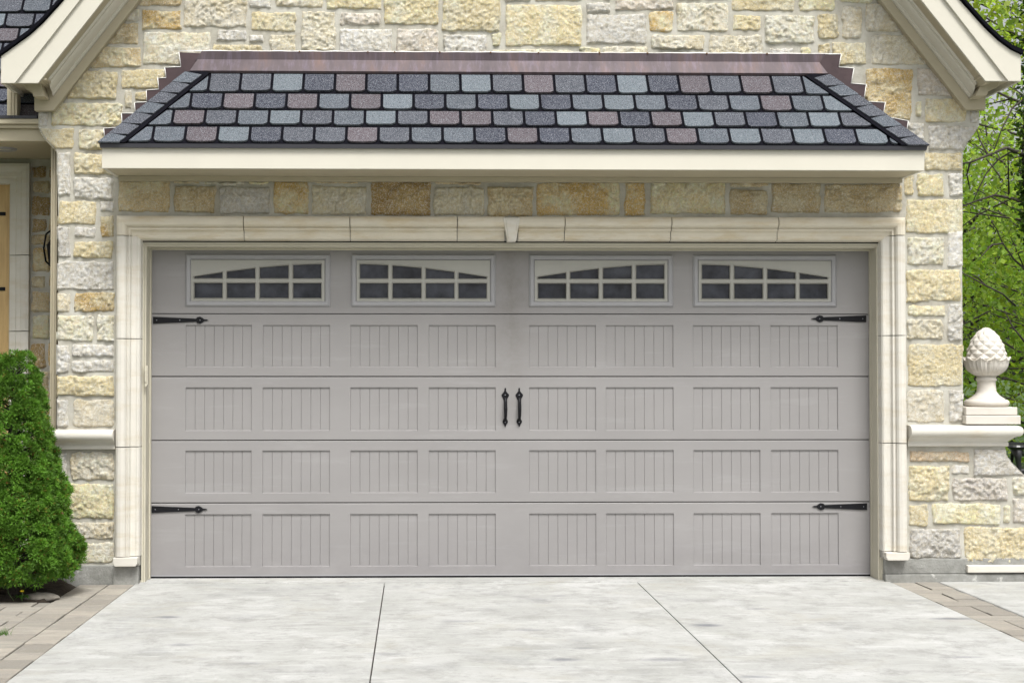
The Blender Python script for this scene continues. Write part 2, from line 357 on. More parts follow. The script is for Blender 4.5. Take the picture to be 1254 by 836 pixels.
class Masonry:
    def __init__(s): s.V = []; s.F = []; s.C = []; s.n = 0
    def stone(s, x0, z0, x1, z1, key, res=.0075, depth=.03, outline=None, to=None, seed=None):
        """rock faced block in the plane; to maps (x, z, h) to world"""
        seed = rng.randint(1, 9999) if seed is None else seed
        pad = .012; nx = max(4, int((x1-x0+2*pad)/res)); nz = max(4, int((z1-z0+2*pad)/res))
        X, Z = np.meshgrid(np.linspace(x0-pad, x1+pad, nx+1), np.linspace(z0-pad, z1+pad, nz+1))
        wx = (fbm(X*16, Z*16, seed, 4, .6)-.5)*.026; wz = (fbm(X*16+50, Z*16+9, seed+1, 4, .6)-.5)*.026
        cx, cz = (x0+x1)/2, (z0+z1)/2; hw, hh = (x1-x0)/2+.002, (z1-z0)/2+.002
        skew = (rng.rand()-.5)*.035; skew2 = (rng.rand()-.5)*.05
        u = X+wx-cx+skew*(Z-cz)*2; v = Z+wz-cz+skew2*(X-cx)*.5
        rc = min(.003+.022*rng.rand()**2, hw*.5, hh*.5)
        qx = np.abs(u)-hw+rc; qz = np.abs(v)-hh+rc
        sdf = np.hypot(np.maximum(qx, 0), np.maximum(qz, 0))+np.minimum(np.maximum(qx, qz), 0)-rc
        if outline is not None: sdf = np.maximum(sdf, seg_sdf(X, Z, outline)+.3*wx)
        e = np.clip(-sdf/.010, 0, 1); e = 1-(1-e)**2
        big = np.clip(-sdf/.07, 0, 1)
        rot = rng.rand()*3; ca, sa = math.cos(rot), math.sin(rot); P = X*ca-Z*sa; Q = X*sa+Z*ca
        d1, d2, val = cell(P*16+fbm(X*30, Z*30, seed+3, 2), Q*24+fbm(X*30, Z*30, seed+4, 2), seed)
        e1, e2, val2 = cell(P*46+fbm(X*80, Z*80, seed+3, 2), Q*52, seed+21)
        rough = .35+.55*rng.rand()
        H = depth*(.35+.4*rng.rand())*(.7+.3*big) + rough*((fbm(X*9, Z*9, seed+8, 3)-.5)*.03
            + (val-.5)*.012+(.4-d1)*.012 + (val2-.5)*.010+(.4-e1)*.012 + (fbm(X*55, Z*55, seed+12, 3, .65)-.5)*.026)
        H = np.maximum(H, .007)
        Y = -.014+(.014+H)*e
        a, b = PAL[key]; a = np.array(a); b = np.array(b); jit = .90+.2*rng.rand()
        m = np.clip((fbm(X*9, Z*9, seed+31, 5, .6)-.42)*4, 0, 1)[..., None]
        C = (a*(1-m)+b*m)*jit*(.93+.14*val2[..., None])
        keep = e > 0
        idx = np.arange(X.size).reshape(X.shape)
        fk = keep[:-1, :-1] | keep[1:, :-1] | keep[:-1, 1:] | keep[1:, 1:]
        q = np.stack([idx[:-1, :-1], idx[:-1, 1:], idx[1:, 1:], idx[1:, :-1]], -1)[fk]
        if to is None: V = np.stack([X, -Y, Z], -1)
        else: V = np.stack(to(X, Z, Y), -1)
        s.V.append(V.reshape(-1, 3)); s.F.append(q+s.n); s.C.append(np.clip(C.reshape(-1, 3), 0, .87)); s.n += X.size
    def rows(s, x0, z0, x1, z1, keys, res=.02, outline=None, to=None, hmin=.14, hmax=.3, wmin=.2, wmax=.55, gap=.016, depth=.03):
        z = z0
        while z < z1-.05:
            h = min(hmin+(hmax-hmin)*rng.rand(), z1-z)
            if z1-z-h < .08: h = z1-z
            x = x0
            while x < x1-.04:
                w = min(wmin+(wmax-wmin)*rng.rand(), x1-x)
                if x1-x-w < .1: w = x1-x
                ok = True
                if outline is not None:
                    g = seg_sdf(np.array([x+.05, x+w/2, x+w-.05, x+.02, x+w-.02]), np.array([z+h/2, z+h/2, z+h/2, z+.02, z+.02]), outline); ok = (g < 0).any()
                if ok:
                    k = keys[rng.randint(len(keys))]
                    if rng.rand() < .25 and h > .2:
                        hs = h*(.4+.2*rng.rand()); s.stone(x+gap/2, z+gap/2, x+w-gap/2, z+hs-gap/2, k, res, depth, outline, to)
                        s.stone(x+gap/2, z+hs+gap/2, x+w-gap/2, z+h-gap/2, keys[rng.randint(len(keys))], res, depth, outline, to)
                    else: s.stone(x+gap/2, z+gap/2, x+w-gap/2, z+h-gap/2, k, res, depth, outline, to)
                x += w
            z += h
    def build(s, name, parent, flip=False, extra=None):
        Fq = np.concatenate(s.F)
        return np_mesh(name, np.concatenate(s.V), Fq, 'stone', parent, np.concatenate(s.C))

house = empty('stone_house')
tag(house, 'cream limestone house front with a double garage door under a gable', 'house')

RK = 1.285
XCEN = WX(624, 0, 100)
def apexline(pxb, pyb, pxt, Y, pyt=0):
    """line through two surveyed points, run on to the middle of the gable"""
    a = W(pxb, pyb, Y); b = W(pxt, pyt, Y); k = (b[1]-a[1])/(b[0]-a[0])
    return (XCEN, a[1]+k*(XCEN-a[0]))
apL = apexline(53, 135, 158, 0); apR = apexline(1195, 134, 1090, 0); zap = (apL[1]+apR[1])/2
OUT_PX = [(69.5,716),(69.5,186),(66,181),(56,172),(49,160),(47,154),(47,137),(53,135)]
OUT_PX2 = [(1195,134),(1199,137),(1199,153),(1195,161),(1185,174),(1179,186),(1179.5,519),(1180,548),(1231,548),(1233,558),(1241,569),(1254,581),(1264,585),(1285,590),(1290,600),(1290,716)]
outline = [W(*p) for p in OUT_PX]+[(XCEN, zap)]+[W(*p) for p in OUT_PX2]
outline = [(x, max(z, -.06)) for x, z in outline]
ST = """171 -34 223 8 t|174 13 222 37 o|225 -34 303 34 k|152 10 171 27 c|130 28 170.5 55 t|175 40 257 80 k|110 58 173 83 t|83 87 144 122 y
148 85 202 109 y|153 111 162 134 c|166 112 182 124 y|62 126 151 155 y|47 137 59 155 w|49 157 91 182 y|97 159 132 184 y|71 186 86 240 w|90 188 139 213 y
90 217 139 244 w|72 246 118 275 y|123 246 140 260 w|123 264 140 290 o|71 278 86 315 g|91 278 118 291 g|90 295 139 316 y|70 320 140 355 w|70 359 86 381 k
91 358 140 382 o|69 386 115 418 k|119 386 140 418 k|69 423 85 456 w|88 422 140 437 w|88 441 140 456 w|68 460 140 485 y|68 490 84 522 w|89 489 140 522 k
70 553 82 590 w|87 553 140 588 k|76 592 140 635 y|72 639 140 660 k|72 664 140 689 c
304 -34 332 10 w|336 -34 395 10 c|399 -34 467 12 y|307 15 362 39 y|369 14 411 64 c|416 16 466 31 p|416 36 480 66 w|330 43 362 65 c|266 37 301 51 g
305 43 322 52 w|260 55 322 66 y|471 -34 537 31 y|542 -34 613 39 y|485 36 537 68 p|543 43 596 68 w|602 41 613 58 y|619 6 713 57 y|603 61 704 70 c|617 -34 650 2 w
655 -34 713 2 c|718 -34 749 0 p|718 4 747 16 w|753 -34 824 13 p|718 18 792 54 w|795 14 824 40 o|709 58 734 70 y|738 57 793 70 c|828 4 892 39 k|828 -34 892 0 c
797 43 863 61 k|896 -34 973 14 y|978 -34 1022 14 y|897 19 931 38 y|936 19 997 54 k|1002 17 1026 48 y|868 43 933 68 c|942 59 972 68 w|980 58 993 68 y
1001 54 1016 68 y|1019 52 1060 80 y|1029 -34 1070 4 y|1031 8 1056 47 k|1060 5 1108 39 k|1067 43 1140 80 c|1059 84 1117 147 o|1123 84 1168 118 p|1121 124 1128 144 y
1132 121 1184 150 y|1111 150 1131 182 w|1136 154 1199 184 w|1188 135 1199 151 w|1132 187 1178 209 y|1107 213 1119 240 y|1123 213 1156 240 y|1161 212 1179 240 w
1109 244 1179 286 y|1111 291 1156 324 c|1160 283 1179 327 w|1110 330 1177 369 y|1112 374 1157 387 y|1110 391 1155 416 c|1160 372 1178 417 w|1112 421 1179 473 y
1111 477 1156 517 k|1162 477 1179 517 g|1113 552 1188 566 n|1165 569 1188 581 w|1192 550 1256 582 g|1113 570 1162 613 y|1166 585 1234 613 l|1240 584 1284 606 k
1113 617 1136 644 y|1141 616 1225 642 y|1228 618 1237 640 c|1240 610 1286 640 l|1114 647 1177 683 g|1181 645 1262 690 y|1265 645 1288 690 k
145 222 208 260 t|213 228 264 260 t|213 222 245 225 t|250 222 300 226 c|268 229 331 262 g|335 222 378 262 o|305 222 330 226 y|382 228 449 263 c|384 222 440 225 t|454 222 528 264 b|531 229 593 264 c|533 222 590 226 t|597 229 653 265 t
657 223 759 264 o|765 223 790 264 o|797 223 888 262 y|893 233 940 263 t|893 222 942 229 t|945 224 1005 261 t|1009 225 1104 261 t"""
ms = Masonry()
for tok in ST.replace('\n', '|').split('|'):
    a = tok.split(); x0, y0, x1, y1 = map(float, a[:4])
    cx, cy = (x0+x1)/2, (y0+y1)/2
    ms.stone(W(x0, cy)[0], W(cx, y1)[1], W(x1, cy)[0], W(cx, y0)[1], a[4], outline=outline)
zrow = WZ(-37)
ms.rows(W(150, -40)[0], zrow, W(1110, -40)[0], zap, 'yckwpytc', .02, outline)
mw = ms.build('stone_wall', house)
# mortar bed: the solid wall behind the stones (same part, second mesh joined as its own material)
def join_mesh(dst, mb, mats):
    """append a MB's geometry to an existing object's mesh"""
    bm = bmesh.new(); bm.from_mesh(dst.data); base = len(dst.data.materials)
    for mm in mats: dst.data.materials.append(M[mm])
    off = wloc(dst.parent) if dst.parent else Vector(dst.location)
    vs = [bm.verts.new(Vector(v)-off) for v in mb.v]
    for f, mi in zip(mb.f, mb.mi):
        try:
            ff = bm.faces.new([vs[i] for i in f]); ff.material_index = base+mi
        except ValueError: pass
    bm.to_mesh(dst.data); bm.free()
b = MB()
hl, hr, ht = WX(168), WX(1087), WZ(283)
zb = -.06
leftp = [(x, z) for x, z in outline if x < hl]
zw = WZ(210)
# left pier, right pier, band above the opening, gable
xl = outline[0][0]; xr = W(1179.5, 500)[0]
b.prism([(xl, zb), (hl, zb), (hl, ht), (xl, ht)], 0, .25)
i186 = 1
top = [(xl, ht)]+[W(*p) for p in OUT_PX[1:]]+[(XCEN, zap)]+[W(*p) for p in OUT_PX2[:6]]+[(xr, ht)]
b.prism(top, 0, .25)
b.prism([(hr, zb), (xr, zb), (xr, ht), (hr, ht)], 0, .25)
b.prism([(xr, zb)]+[(W(1290, 700)[0], zb)]+[W(*p) for p in OUT_PX2[:7:-1][1:]]+[(W(1231, 548)[0], WZ(536)), (xr, WZ(536))], 0, .44)
bmtri = b
join_mesh(mw, b, ['mortar'])
# side walls and back of the garage
RX = lambda X, Z, Y: (xr+Y, X, Z)
sw = Masonry(); ztop = WZ(186)
sw.rows(.25, -.02, 7.0, WZ(150), 'yckwyt', .022, None, RX)
swo = sw.build('side_wall', house); b = MB(); b.box(xr-.2, xr, .25, 7, -.06, WZ(110)); join_mesh(swo, b, ['mortar'])

# ------------------------------------------------------------------ foundation
b = MB()
b.box(WX(69.5), WX(141), -.012, .2, -.06, WZ(690)); b.box(WX(140.5), WX(171.5), -.03, .2, -.06, WZ(691))
b.build('foundation', 'found', house, bevel=.006); b = MB()
b.box(WX(1081.5), WX(1290), -.014, .2, WZ(703.5), WZ(684.5)); b.box(WX(1081), WX(1292), -.03, .2, -.06, WZ(703.5)-.001)
b.box(xr-.15, xr+.014, .2, 7, -.06, WZ(684)); 
b.build('foundation', 'found', house, bevel=.006)
b = MB(); b.box(WX(1183, -.04), WX(1294, -.04), -.045, .46, WZ(701.5), WZ(692.5)); b.build('stone_ledge', 'cast', house, bevel=.005)

# ------------------------------------------------------------------ garage opening surround
xo0, xo1 = WX(142, -.05, 480), WX(1109.5, -.05, 480); zo = WZ(265.5, -.05)
xi0, xi1 = WX(172, 0, 480), WX(1081.5, 0, 480); zi = WZ(295, 0)
PR = [(0, .0), (0, -.056), (.006, -.068), (.02, -.078), (.04, -.082), (.058, -.078), (.068, -.066), (.072, -.050), (.080, -.048), (.081, -.056),
      (.090, -.058), (.094, -.050), (.096, -.036), (.104, -.030), (.128, -.028), (.136, -.032), (.146, -.030), (.156, -.018), (.162, .04)]
wd_ = PR[-1][0]
def prof_at(kind, t):
    """profile points at station t along a run: left column, top, right column"""
    if kind == 'L': return [(xo0+w, y, min(t, zo-w)) for w, y in PR]
    if kind == 'R': return [(xo1-w, y, min(t, zo-w)) for w, y in PR]
    return [(min(max(t, xo0+w), xo1-w), y, zo-w) for w, y in PR]
g = .003
zj = [WZ(679), WZ(546), WZ(415), WZ(290.5)]
zj2 = [WZ(674, 0, 1090), WZ(542, 0, 1090), WZ(411, 0, 1090), WZ(289.5, 0, 1090)]
tj = [298.5, 428.7, 560, 618.5]; tk = [634.5, 691.6, 822, 952.6]
xs = [WX(p, -.05, 280) for p in tj]
b = MB()
b.loft(prof_at('L', zj[-1]+g), prof_at('L', 9)); b.loft(prof_at('T', -9), prof_at('T', xs[0]-g))
for a, c in zip(xs[:-1], xs[1:]): b.loft(prof_at('T', a+g), prof_at('T', c-g))
xs = [WX(p, -.05, 280) for p in tk]
for a, c in zip(xs[:-1], xs[1:]): b.loft(prof_at('T', a+g), prof_at('T', c-g))
b.loft(prof_at('T', xs[-1]+g), prof_at('T', 9)); b.loft(prof_at('R', zj2[-1]+g), prof_at('R', 9))
sur = b.build('door_surround', 'cast_top', house, label='weathered cast stone moulding round the garage opening')
for kk_, zz_ in (('L', zj), ('R', zj2)):
    b = MB()
    for a, c in zip(zz_[:-1], zz_[1:]): b.loft(prof_at(kk_, a+g), prof_at(kk_, c-g), closed=True)
    b.build('side_moulding', 'cast', sur)
b = MB()
b.box(xo0+.012, xo0+wd_-.006, -.02, .05, WZ(690), zo-.02); b.box(xo1-wd_+.006, xo1-.012, -.02, .05, WZ(684), zo-.02)
b.box(xo0+.012, xo1-.012, -.02, .05, zo-wd_+.006, zo-.012); b.build('joint_mortar', 'joint', sur)
b = MB()
k1 = [W(616, 266.5, -.09), W(637, 266.5, -.09), W(632, 295.5, -.09), W(621.5, 295.5, -.09)]
cx = sum(p[0] for p in k1)/4; cz = sum(p[1] for p in k1)/4
b.prism(k1, -.088, .0)
k2 = [(cx+(x-cx)*.72, cz+(z-cz)*.86) for x, z in k1]
b.prism(k2, -.094, -.08)
b.build('keystone', 'cast', sur, bevel=.004)
for (xa, xb, za, zb_) in ((xo0-.008, xo0+wd_-.01, WZ(690), WZ(679)), (xo1-wd_+.01, xo1+.008, WZ(684, 0, 1090), WZ(674, 0, 1090))):
    b = MB(); b.prism([(xa+.012, za), (xb-.012, za), (xb, za+.02), (xb, zb_-.002), (xa, zb_-.002), (xa, za+.02)], -.085, .02)
    b.build('plinth_block', 'cast', sur, bevel=.004)

# ------------------------------------------------------------------ door frame (casing, reveal, stops)
DY = .20                                         # face of the door
jl0 = xi0-.012; jl1 = WX(178.5, .03, 480); jr1 = WX(1074.5, .03, 480); jr0 = xi1+.012
zc = WZ(302.5, .03); dl, dr = WX(184.6, DY, 480), WX(1065, DY, 480); dt = WZ(306.5, DY); db = .012
b = MB()
b.box(jl0, jl1-.012, .028, .26, 0.0, zi+.03); b.box(jl1-.012, jl1, .036, .26, 0.0, zc+.012)
b.box(jr1+.012, jr0, .028, .26, 0.0, zi+.03); b.box(jr1, jr1+.012, .036, .26, 0.0, zc+.012)
b.box(jl1-.012, jr1+.012, .028, .26, zc+.012, zi+.03); b.box(jl1, jr1, .036, .26, zc, zc+.012)
fr = b.build('door_frame', 'jamb', house, bevel=.003)
b = MB(); b.box(jl1, dl+.008, DY-.045, DY-.008, .005, dt+.02); b.box(dr-.006, jr1, DY-.045, DY-.008, .005, dt+.02)
b.box(dl+.008, dr-.006, DY-.045, DY-.008, dt-.004, zc); b.build('door_stop', 'jamb', fr, bevel=.003)
b = MB(); b.box(xi0-.004, xi1+.004, .018, .0275, zi-.010, zi+.01); b.box(xi0-.006, xi0+.004, .018, .0275, .02, zi-.0105); b.build('casing_gap', 'dark_gap', fr)
b = MB(); b.prism([W(177.5, 449, .02), W(181.5, 447, .02), W(181.5, 471, .02), W(179, 474, .02), W(177.5, 473, .02)], .0, .034)
b.box(WX(178, .02), WX(180.3, .02), -.006, .0, WZ(468, .02), WZ(453, .02))
b.build('latch_cover', 'jamb', fr, bevel=.002)

# ------------------------------------------------------------------ garage door
gd = MB(); gd.box(dl-.02, dr+.02, DY+.022, DY+.045, db, dt+.03)
gdo = gd.build('garage_door', 'dark_gap', house, label='wide pale grey steel garage door with carriage house panels')
PX = [(227, 308), (321.5, 404), (429, 511.5), (525, 607), (648, 730), (742, 825), (849, 931), (944, 1026.5)]
PXW = [(WX(a, DY, 540), WX(c, DY, 540)) for a, c in PX]
SEC = [(dt+.03, WZ(384.3, DY)), (WZ(384.3, DY), WZ(461, DY)), (WZ(461, DY), WZ(538.8, DY)), (WZ(538.8, DY), WZ(615, DY)), (WZ(615, DY), db+.006)]
PZ = [None, (398, 449.5), (474, 527), (551, 603), (628.5, 692.5)]
WINX = [(227.3, 404.3), (430, 606.7), (648, 824), (848.6, 1024)]
wz0, wz1 = WZ(375.4, DY), WZ(311.6, DY)
for i, (z1, z0) in enumerate(SEC):
    z1 -= .0028; z0 += .0028
    xsl = {dl-.015: 0, dr+.015: 0}; b = MB()
    if i == 0:
        # flat steel around four window openings
        cuts = [dl-.015]
        for a, c in WINX: cuts += [WX(a, DY, 345)+.012, WX(c, DY, 345)-.012]
        cuts.append(dr+.015)
        for j in range(0, len(cuts), 2): b.box(cuts[j], cuts[j+1], DY, DY+.02, z0, z1)
        for j in range(1, len(cuts)-1, 2):
            b.box(cuts[j], cuts[j+1], DY, DY+.02, z0, wz0+.012); b.box(cuts[j], cuts[j+1], DY, DY+.02, wz1-.012, z1)
        o = b.build('door_section', 'door', gdo, bevel=0)
        continue
    pz0, pz1 = WZ(PZ[i][1], DY), WZ(PZ[i][0], DY)
    e = .0035; dep = .009; gw = .0023; gdp = .0035
    xk = [(dl-.015, 0, 0)]
    for a, c in PXW:
        xk += [(a, 0, 0), (a+e, 1, 0)]
        for q in range(1, 7):
            gx_ = a+(c-a)*q/7; xk += [(gx_-gw, 1, 0), (gx_, 1, 1), (gx_+gw, 1, 0)]
        xk += [(c-e, 1, 0), (c, 0, 0)]
    xk.append((dr+.015, 0, 0))
    zk = [(z0, 0), (z0+.004, 0), (pz0, 0), (pz0+e, 1), (pz0+e+.004, 1.001), (pz1-e-.004, 1.001), (pz1-e, 1), (pz1, 0), (z1-.004, 0), (z1, 0)]
    vs = []; nxk = len(xk)
    for zi_, (zz, zf) in enumerate(zk):
        for (xx, xf, gf) in xk:
            y = DY+dep*min(xf, min(zf, 1))+(gdp*gf if zf > 1 else 0)
            if zi_ in (0, len(zk)-1): y += .004
            vs.append((xx, y, zz))
    fs = [(r*nxk+k, r*nxk+k+1, (r+1)*nxk+k+1, (r+1)*nxk+k) for r in range(len(zk)-1) for k in range(nxk-1)]
    b.add(vs, fs)
    b.add([(dl-.015, DY+.004, z0), (dr+.015, DY+.004, z0), (dr+.015, DY+.021, z0), (dl-.015, DY+.021, z0)], [(0, 3, 2, 1)])
    b.add([(dl-.015, DY+.004, z1), (dr+.015, DY+.004, z1), (dr+.015, DY+.021, z1), (dl-.015, DY+.021, z1)], [(0, 1, 2, 3)])
    b.build('door_section', 'door', gdo, recalc=False)
b = MB(); b.box(dl-.015, dr+.015, DY+.004, DY+.022, .004, db+.004); b.build('bottom_seal', 'iron', gdo)
b = MB(); b.box(dl-.01, dr+.01, DY-.001, DY+.012, db+.005, db+.014); b.build('bottom_rail', 'wframe', gdo)

def arch(t):       # t 0 at the tall end .. 1 at the low end, photo pixels
    return 321.5+15.7*max(0, t)**1.72
    pts = [(0, 321.5), (.25, 323), (.5, 326.5), (.75, 331.3), (1, 337.2)]
    for (a, ya), (c, yc) in zip(pts[:-1], pts[1:]):
        if t <= c: return ya+(yc-ya)*(t-a)/(c-a)
    return 337.2
for wi, (a, c) in enumerate(WINX):
    flip = wi in (0, 2)        # tall end on the right
    X = lambda p: WX(p, DY, 345)
    Z = lambda p: WZ(p, DY)
    def ringbox(b, x0, x1, z0, z1, w, y0, y1, inner=None):
        yi = y0 if inner is None else inner
        o = [(x0, z0), (x1, z0), (x1, z1), (x0, z1)]; i_ = [(x0+w, z0+w), (x1-w, z0+w), (x1-w, z1-w), (x0+w, z1-w)]
        for k in range(4):
            k2 = (k+1) % 4
            b.add([(*o[k][:1], y0, o[k][1]), (o[k2][0], y0, o[k2][1]), (i_[k2][0], yi, i_[k2][1]), (i_[k][0], yi, i_[k][1]),
                   (o[k][0], y1, o[k][1]), (o[k2][0], y1, o[k2][1]), (i_[k2][0], y1, i_[k2][1]), (i_[k][0], y1, i_[k][1])],
                  [(0, 1, 2, 3), (3, 2, 6, 7), (1, 0, 4, 5)])
    b = MB(); x0, x1, z0, z1 = X(a), X(c), Z(375.4), Z(311.6)
    ringbox(b, x0, x1, z0, z1, .010, DY-.006, DY+.01, DY-.015); ringbox(b, x0+.010, x1-.010, z0+.010, z1-.010, .020, DY-.015, DY+.01, DY-.012)
    ringbox(b, x0+.030, x1-.030, z0+.030, z1-.030, .008, DY-.012, DY+.01, DY-.002)
    wf = b.build('window_frame', 'wframe', gdo, recalc=True)
    # insert with eight lights
    ix0, ix1 = a+6.8, c-6.8; iz0, iz1 = 369, 318.8
    L = ix1-ix0
    colsx = [(.025, .235), (.270, .485), (.520, .732), (.765, .975)]
    def px(t): return ix1-t*L if flip else ix0+t*L     # t from the tall end
    def pt(t, y, Y): p = W(px(t), y, DY); return (p[0], Y, WZ(y, DY))
    b = MB(); Y0, Y1 = DY-.006, DY+.012
    def plate(ts, yb, ye):        # panel between t0..t1 with lower y list and upper y list (photo y)
        n = len(ts)
        f = [pt(t, y, Y0) for t, y in zip(ts, yb)]+[pt(t, y, Y0) for t, y in zip(ts[::-1], ye[::-1])]
        k = [(p[0], Y1, p[2]) for p in f]; m_ = len(f)
        b.add(f+k, [tuple(range(m_))]+[(i, (i+1) % m_, m_+(i+1) % m_, m_+i) for i in range(m_)])
    at = lambda t: arch(min(max((t-.02)/.96, 0), 1))+2.3
    # top plate above the arch
    for q in range(16):
        t0, t1 = q/16, (q+1)/16; plate([t0, t1], [at(t0), at(t1)], [iz1, iz1])
    plate([0, 1], [iz0, iz0], [365.2, 365.2]); plate([0, 1], [347, 347], [341.2, 341.2])
    for t0, t1 in ((0, colsx[0][0]), (colsx[0][1], colsx[1][0]), (colsx[1][1], colsx[2][0]), (colsx[2][1], colsx[3][0]), (colsx[3][1], 1)):
        plate([t0, t1], [365.2, 365.2], [347, 347]); plate([t0, t1], [341.2, 341.2], [at(t0)+.02, at(t1)+.02])
    # raised muntin beads round every light
    def bead(loop):
        P = [Vector(p) for p in loop]; n = len(P); ctr = sum(P, Vector())/n; 
        for i in range(n):
            p, q = P[i], P[(i+1) % n]
            if (p-q).length < .004: continue
            d = (q-p).normalized(); nrm = Vector((-d.z, 0, d.x)) 
            if nrm.dot(ctr-p) > 0: nrm = -nrm
            w = .0055; a0, a1 = p, q; b0, b1 = p+nrm*w-d*w, q+nrm*w+d*w; m0, m1 = p+nrm*w*.5-d*w*.5, q+nrm*w*.5+d*w*.5; h = Vector((0, -.006, 0))
            b.add([a0, a1, m1+h, m0+h, b1, b0], [(0, 1, 2, 3), (3, 2, 4, 5)])
    for t0, t1 in colsx:
        bead([pt(t0, 365.2, Y0), pt(t1, 365.2, Y0), pt(t1, 347, Y0), pt(t0, 347, Y0)])
        bead([pt(t0, 341.2, Y0), pt(t1, 341.2, Y0), pt(t1, at(t1), Y0), *[pt(t1+(t0-t1)*q/4, at(t1+(t0-t1)*q/4), Y0) for q in (1, 2, 3)], pt(t0, at(t0), Y0)])
    b.build('window_grille', 'winsert', gdo)
    b = MB(); b.box(X(a+6), X(c-6), DY+.0125, DY+.018, Z(370), Z(318)); b.build('window_pane', 'glass', gdo)

# strap hinges
def strap(xb, xt, yc, rows_):
    """wide end at xb, spear tip at xt; photo pixels"""
    s = 1 if xt > xb else -1; L = abs(xt-xb)
    up = [(0, 4.2), (50, 2.1), (53, 1.8), (54.5, 3.6), (58, 4.4), (61, 2.8), (63, 1.1), (66, .9), (68.5, 0)]
    k = L/68.5
    P = [(xb+s*u*k, yc-h) for u, h in up]+[(xb+s*u*k, yc+h) for u, h in up[-2::-1]]
    b = MB(); b.mat = 0; b.prism([W(x, y, DY) for x, y in P], DY-.008, DY-.0005)
    b.mat = 1
    for u in (4.5, 33, 58):
        p = W(xb+s*u*k, yc, DY); b.tube([(p[0], DY-.007, p[1]), (p[0], DY-.012, p[1])], [.0045, .003], 8)
    return b.build('strap_hinge', ['iron', 'screw'], gdo, bevel=.0015)
strap(187.6, 255.6, 392, 0); strap(185.8, 254.2, 623.3, 0); strap(1060.5, 993, 390.3, 0); strap(1061.5, 994.5, 619.8, 0)
for hx in (618.7, 635.8):
    b = MB(); b.mat = 0
    o1 = [(0, 474.3), (1, 476), (1, 478.5), (2.4, 480.6), (4.5, 482.8), (4.5, 484.6), (2.9, 487), (2.4, 489)]
    P = [(hx+u, y) for u, y in o1]+[(hx-u, y) for u, y in o1[::-1][:-1]]
    b.prism([W(x, y, DY) for x, y in P], DY-.006, DY-.0005)
    o2 = [(1.6, 512), (3.2, 515), (3.3, 517), (1.6, 519.3), (1, 521), (0, 522.5)]
    P = [(hx+u, y) for u, y in o2]+[(hx-u, y) for u, y in o2[::-1][1:]]
    b.prism([W(x, y, DY) for x, y in P], DY-.006, DY-.0005)
    xh = WX(hx, DY); zz = [WZ(v, DY) for v in (487.5, 489, 492, 500, 508, 513, 515)]
    yy = [DY-.004, DY-.028, DY-.040, DY-.046, DY-.040, DY-.024, DY-.004]
    b.tube([(xh, y, z) for y, z in zip(yy, zz)], [.011, .012, .011, .0125, .011, .009, .009], 10)
    b.mat = 1
    for y in (483.5, 516.5):
        p = W(hx, y, DY); b.tube([(p[0], DY-.005, p[1]), (p[0], DY-.011, p[1])], [.0055, .003], 8)
    b.build('pull_handle', ['iron', 'screw'], gdo, bevel=.0015)

# ------------------------------------------------------------------ shingle work
SC = {'s': (.062, .068, .082), 'd': (.036, .041, .058), 'b': (.076, .090, .106), 'l': (.120, .144, .162), 'p': (.094, .076, .084)}
def clip(poly, a, b_, c):            # keep a*u+b*v<=c
    out = []
    for i in range(len(poly)):
        p, q = poly[i], poly[(i+1) % len(poly)]; dp = a*p[0]+b_*p[1]-c; dq = a*q[0]+b_*q[1]-c
        if dp <= 0: out.append(p)
        if (dp < 0) != (dq < 0) and dp != dq:
            t = dp/(dp-dq); out.append((p[0]+(q[0]-p[0])*t, p[1]+(q[1]-p[1])*t))
    return out
def tile(b, u0, u1, v0, v1, key, to, clips=(), alt=0):
    """one shingle tab: v0 is its lower edge"""
    w = u1-u0; g = .0095; x0, x1 = u0+g, u1-g; y0, y1 = v0+.005, v1-.009; ch = .026
    k = rng.rand()*.012
    if alt: P = [(x0, y0+k+.013), (x0+ch*.7, y0+k), (x1-ch, y0+k+.002), (x1, y0+k+.016), (x1, y1), (x0, y1)]
    else: P = [(x0, y0+.022), (x0+ch*.35, y0+.009), (x0+ch, y0+.003), ((x0+x1)/2, y0), (x1-ch, y0+.003), (x1-ch*.35, y0+.009), (x1, y0+.022), (x1, y1), (x0, y1)]
    for c in clips: P = clip(P, *c)
    if len(P) < 3: return
    a = sum(P[i][0]*P[(i+1) % len(P)][1]-P[(i+1) % len(P)][0]*P[i][1] for i in range(len(P)))/2
    if a < 5e-4: return
    j = .88+.24*rng.rand(); b.col = tuple(c*j for c in SC[key])
    n = len(P); vt = [to(u, v, .008+.010*(1-(v-v0)/(v1-v0))) for u, v in P]; vb = [to(u, v, .001) for u, v in P]
    b.add(vt+vb, [tuple(range(n))]+[(i, n+i, n+(i+1) % n, (i+1) % n) for i in range(n)])
# eyebrow roof over the garage door
RP = .45
xe0, xe1 = WX(122.5, -RP-.01, 178), WX(1134.5, -RP-.01, 178); ze = WZ(178.5, -RP-.01)
xt0, xt1 = WX(251.5, -.03, 80), WX(988, -.03, 80); zt = WZ(73, -.03)
A = Vector((0, -RP-.015, ze)); Bv = Vector((0, -.02, zt)); sv = (Bv-A); SL = sv.length; sv.normalize(); nv = Vector((0, -sv.z, sv.y))
if nv.z < 0: nv = -nv
def toR(u, v, h): p = A+sv*v+nv*h; return (u, p.y, p.z)
er = MB()   # body of the little roof
er.add([(xe0, A.y, ze), (xe1, A.y, ze), (xt1, -.02, zt), (xt0, -.02, zt), (xe0, 0, ze), (xe1, 0, ze), (xt1, 0, zt), (xt0, 0, zt)],
       [(0, 1, 2, 3), (4, 0, 3, 7), (1, 5, 6, 2), (4, 5, 1, 0)])
ero = er.build('eyebrow_roof', 'underlay', house, label='small hipped shingle roof over the garage door')
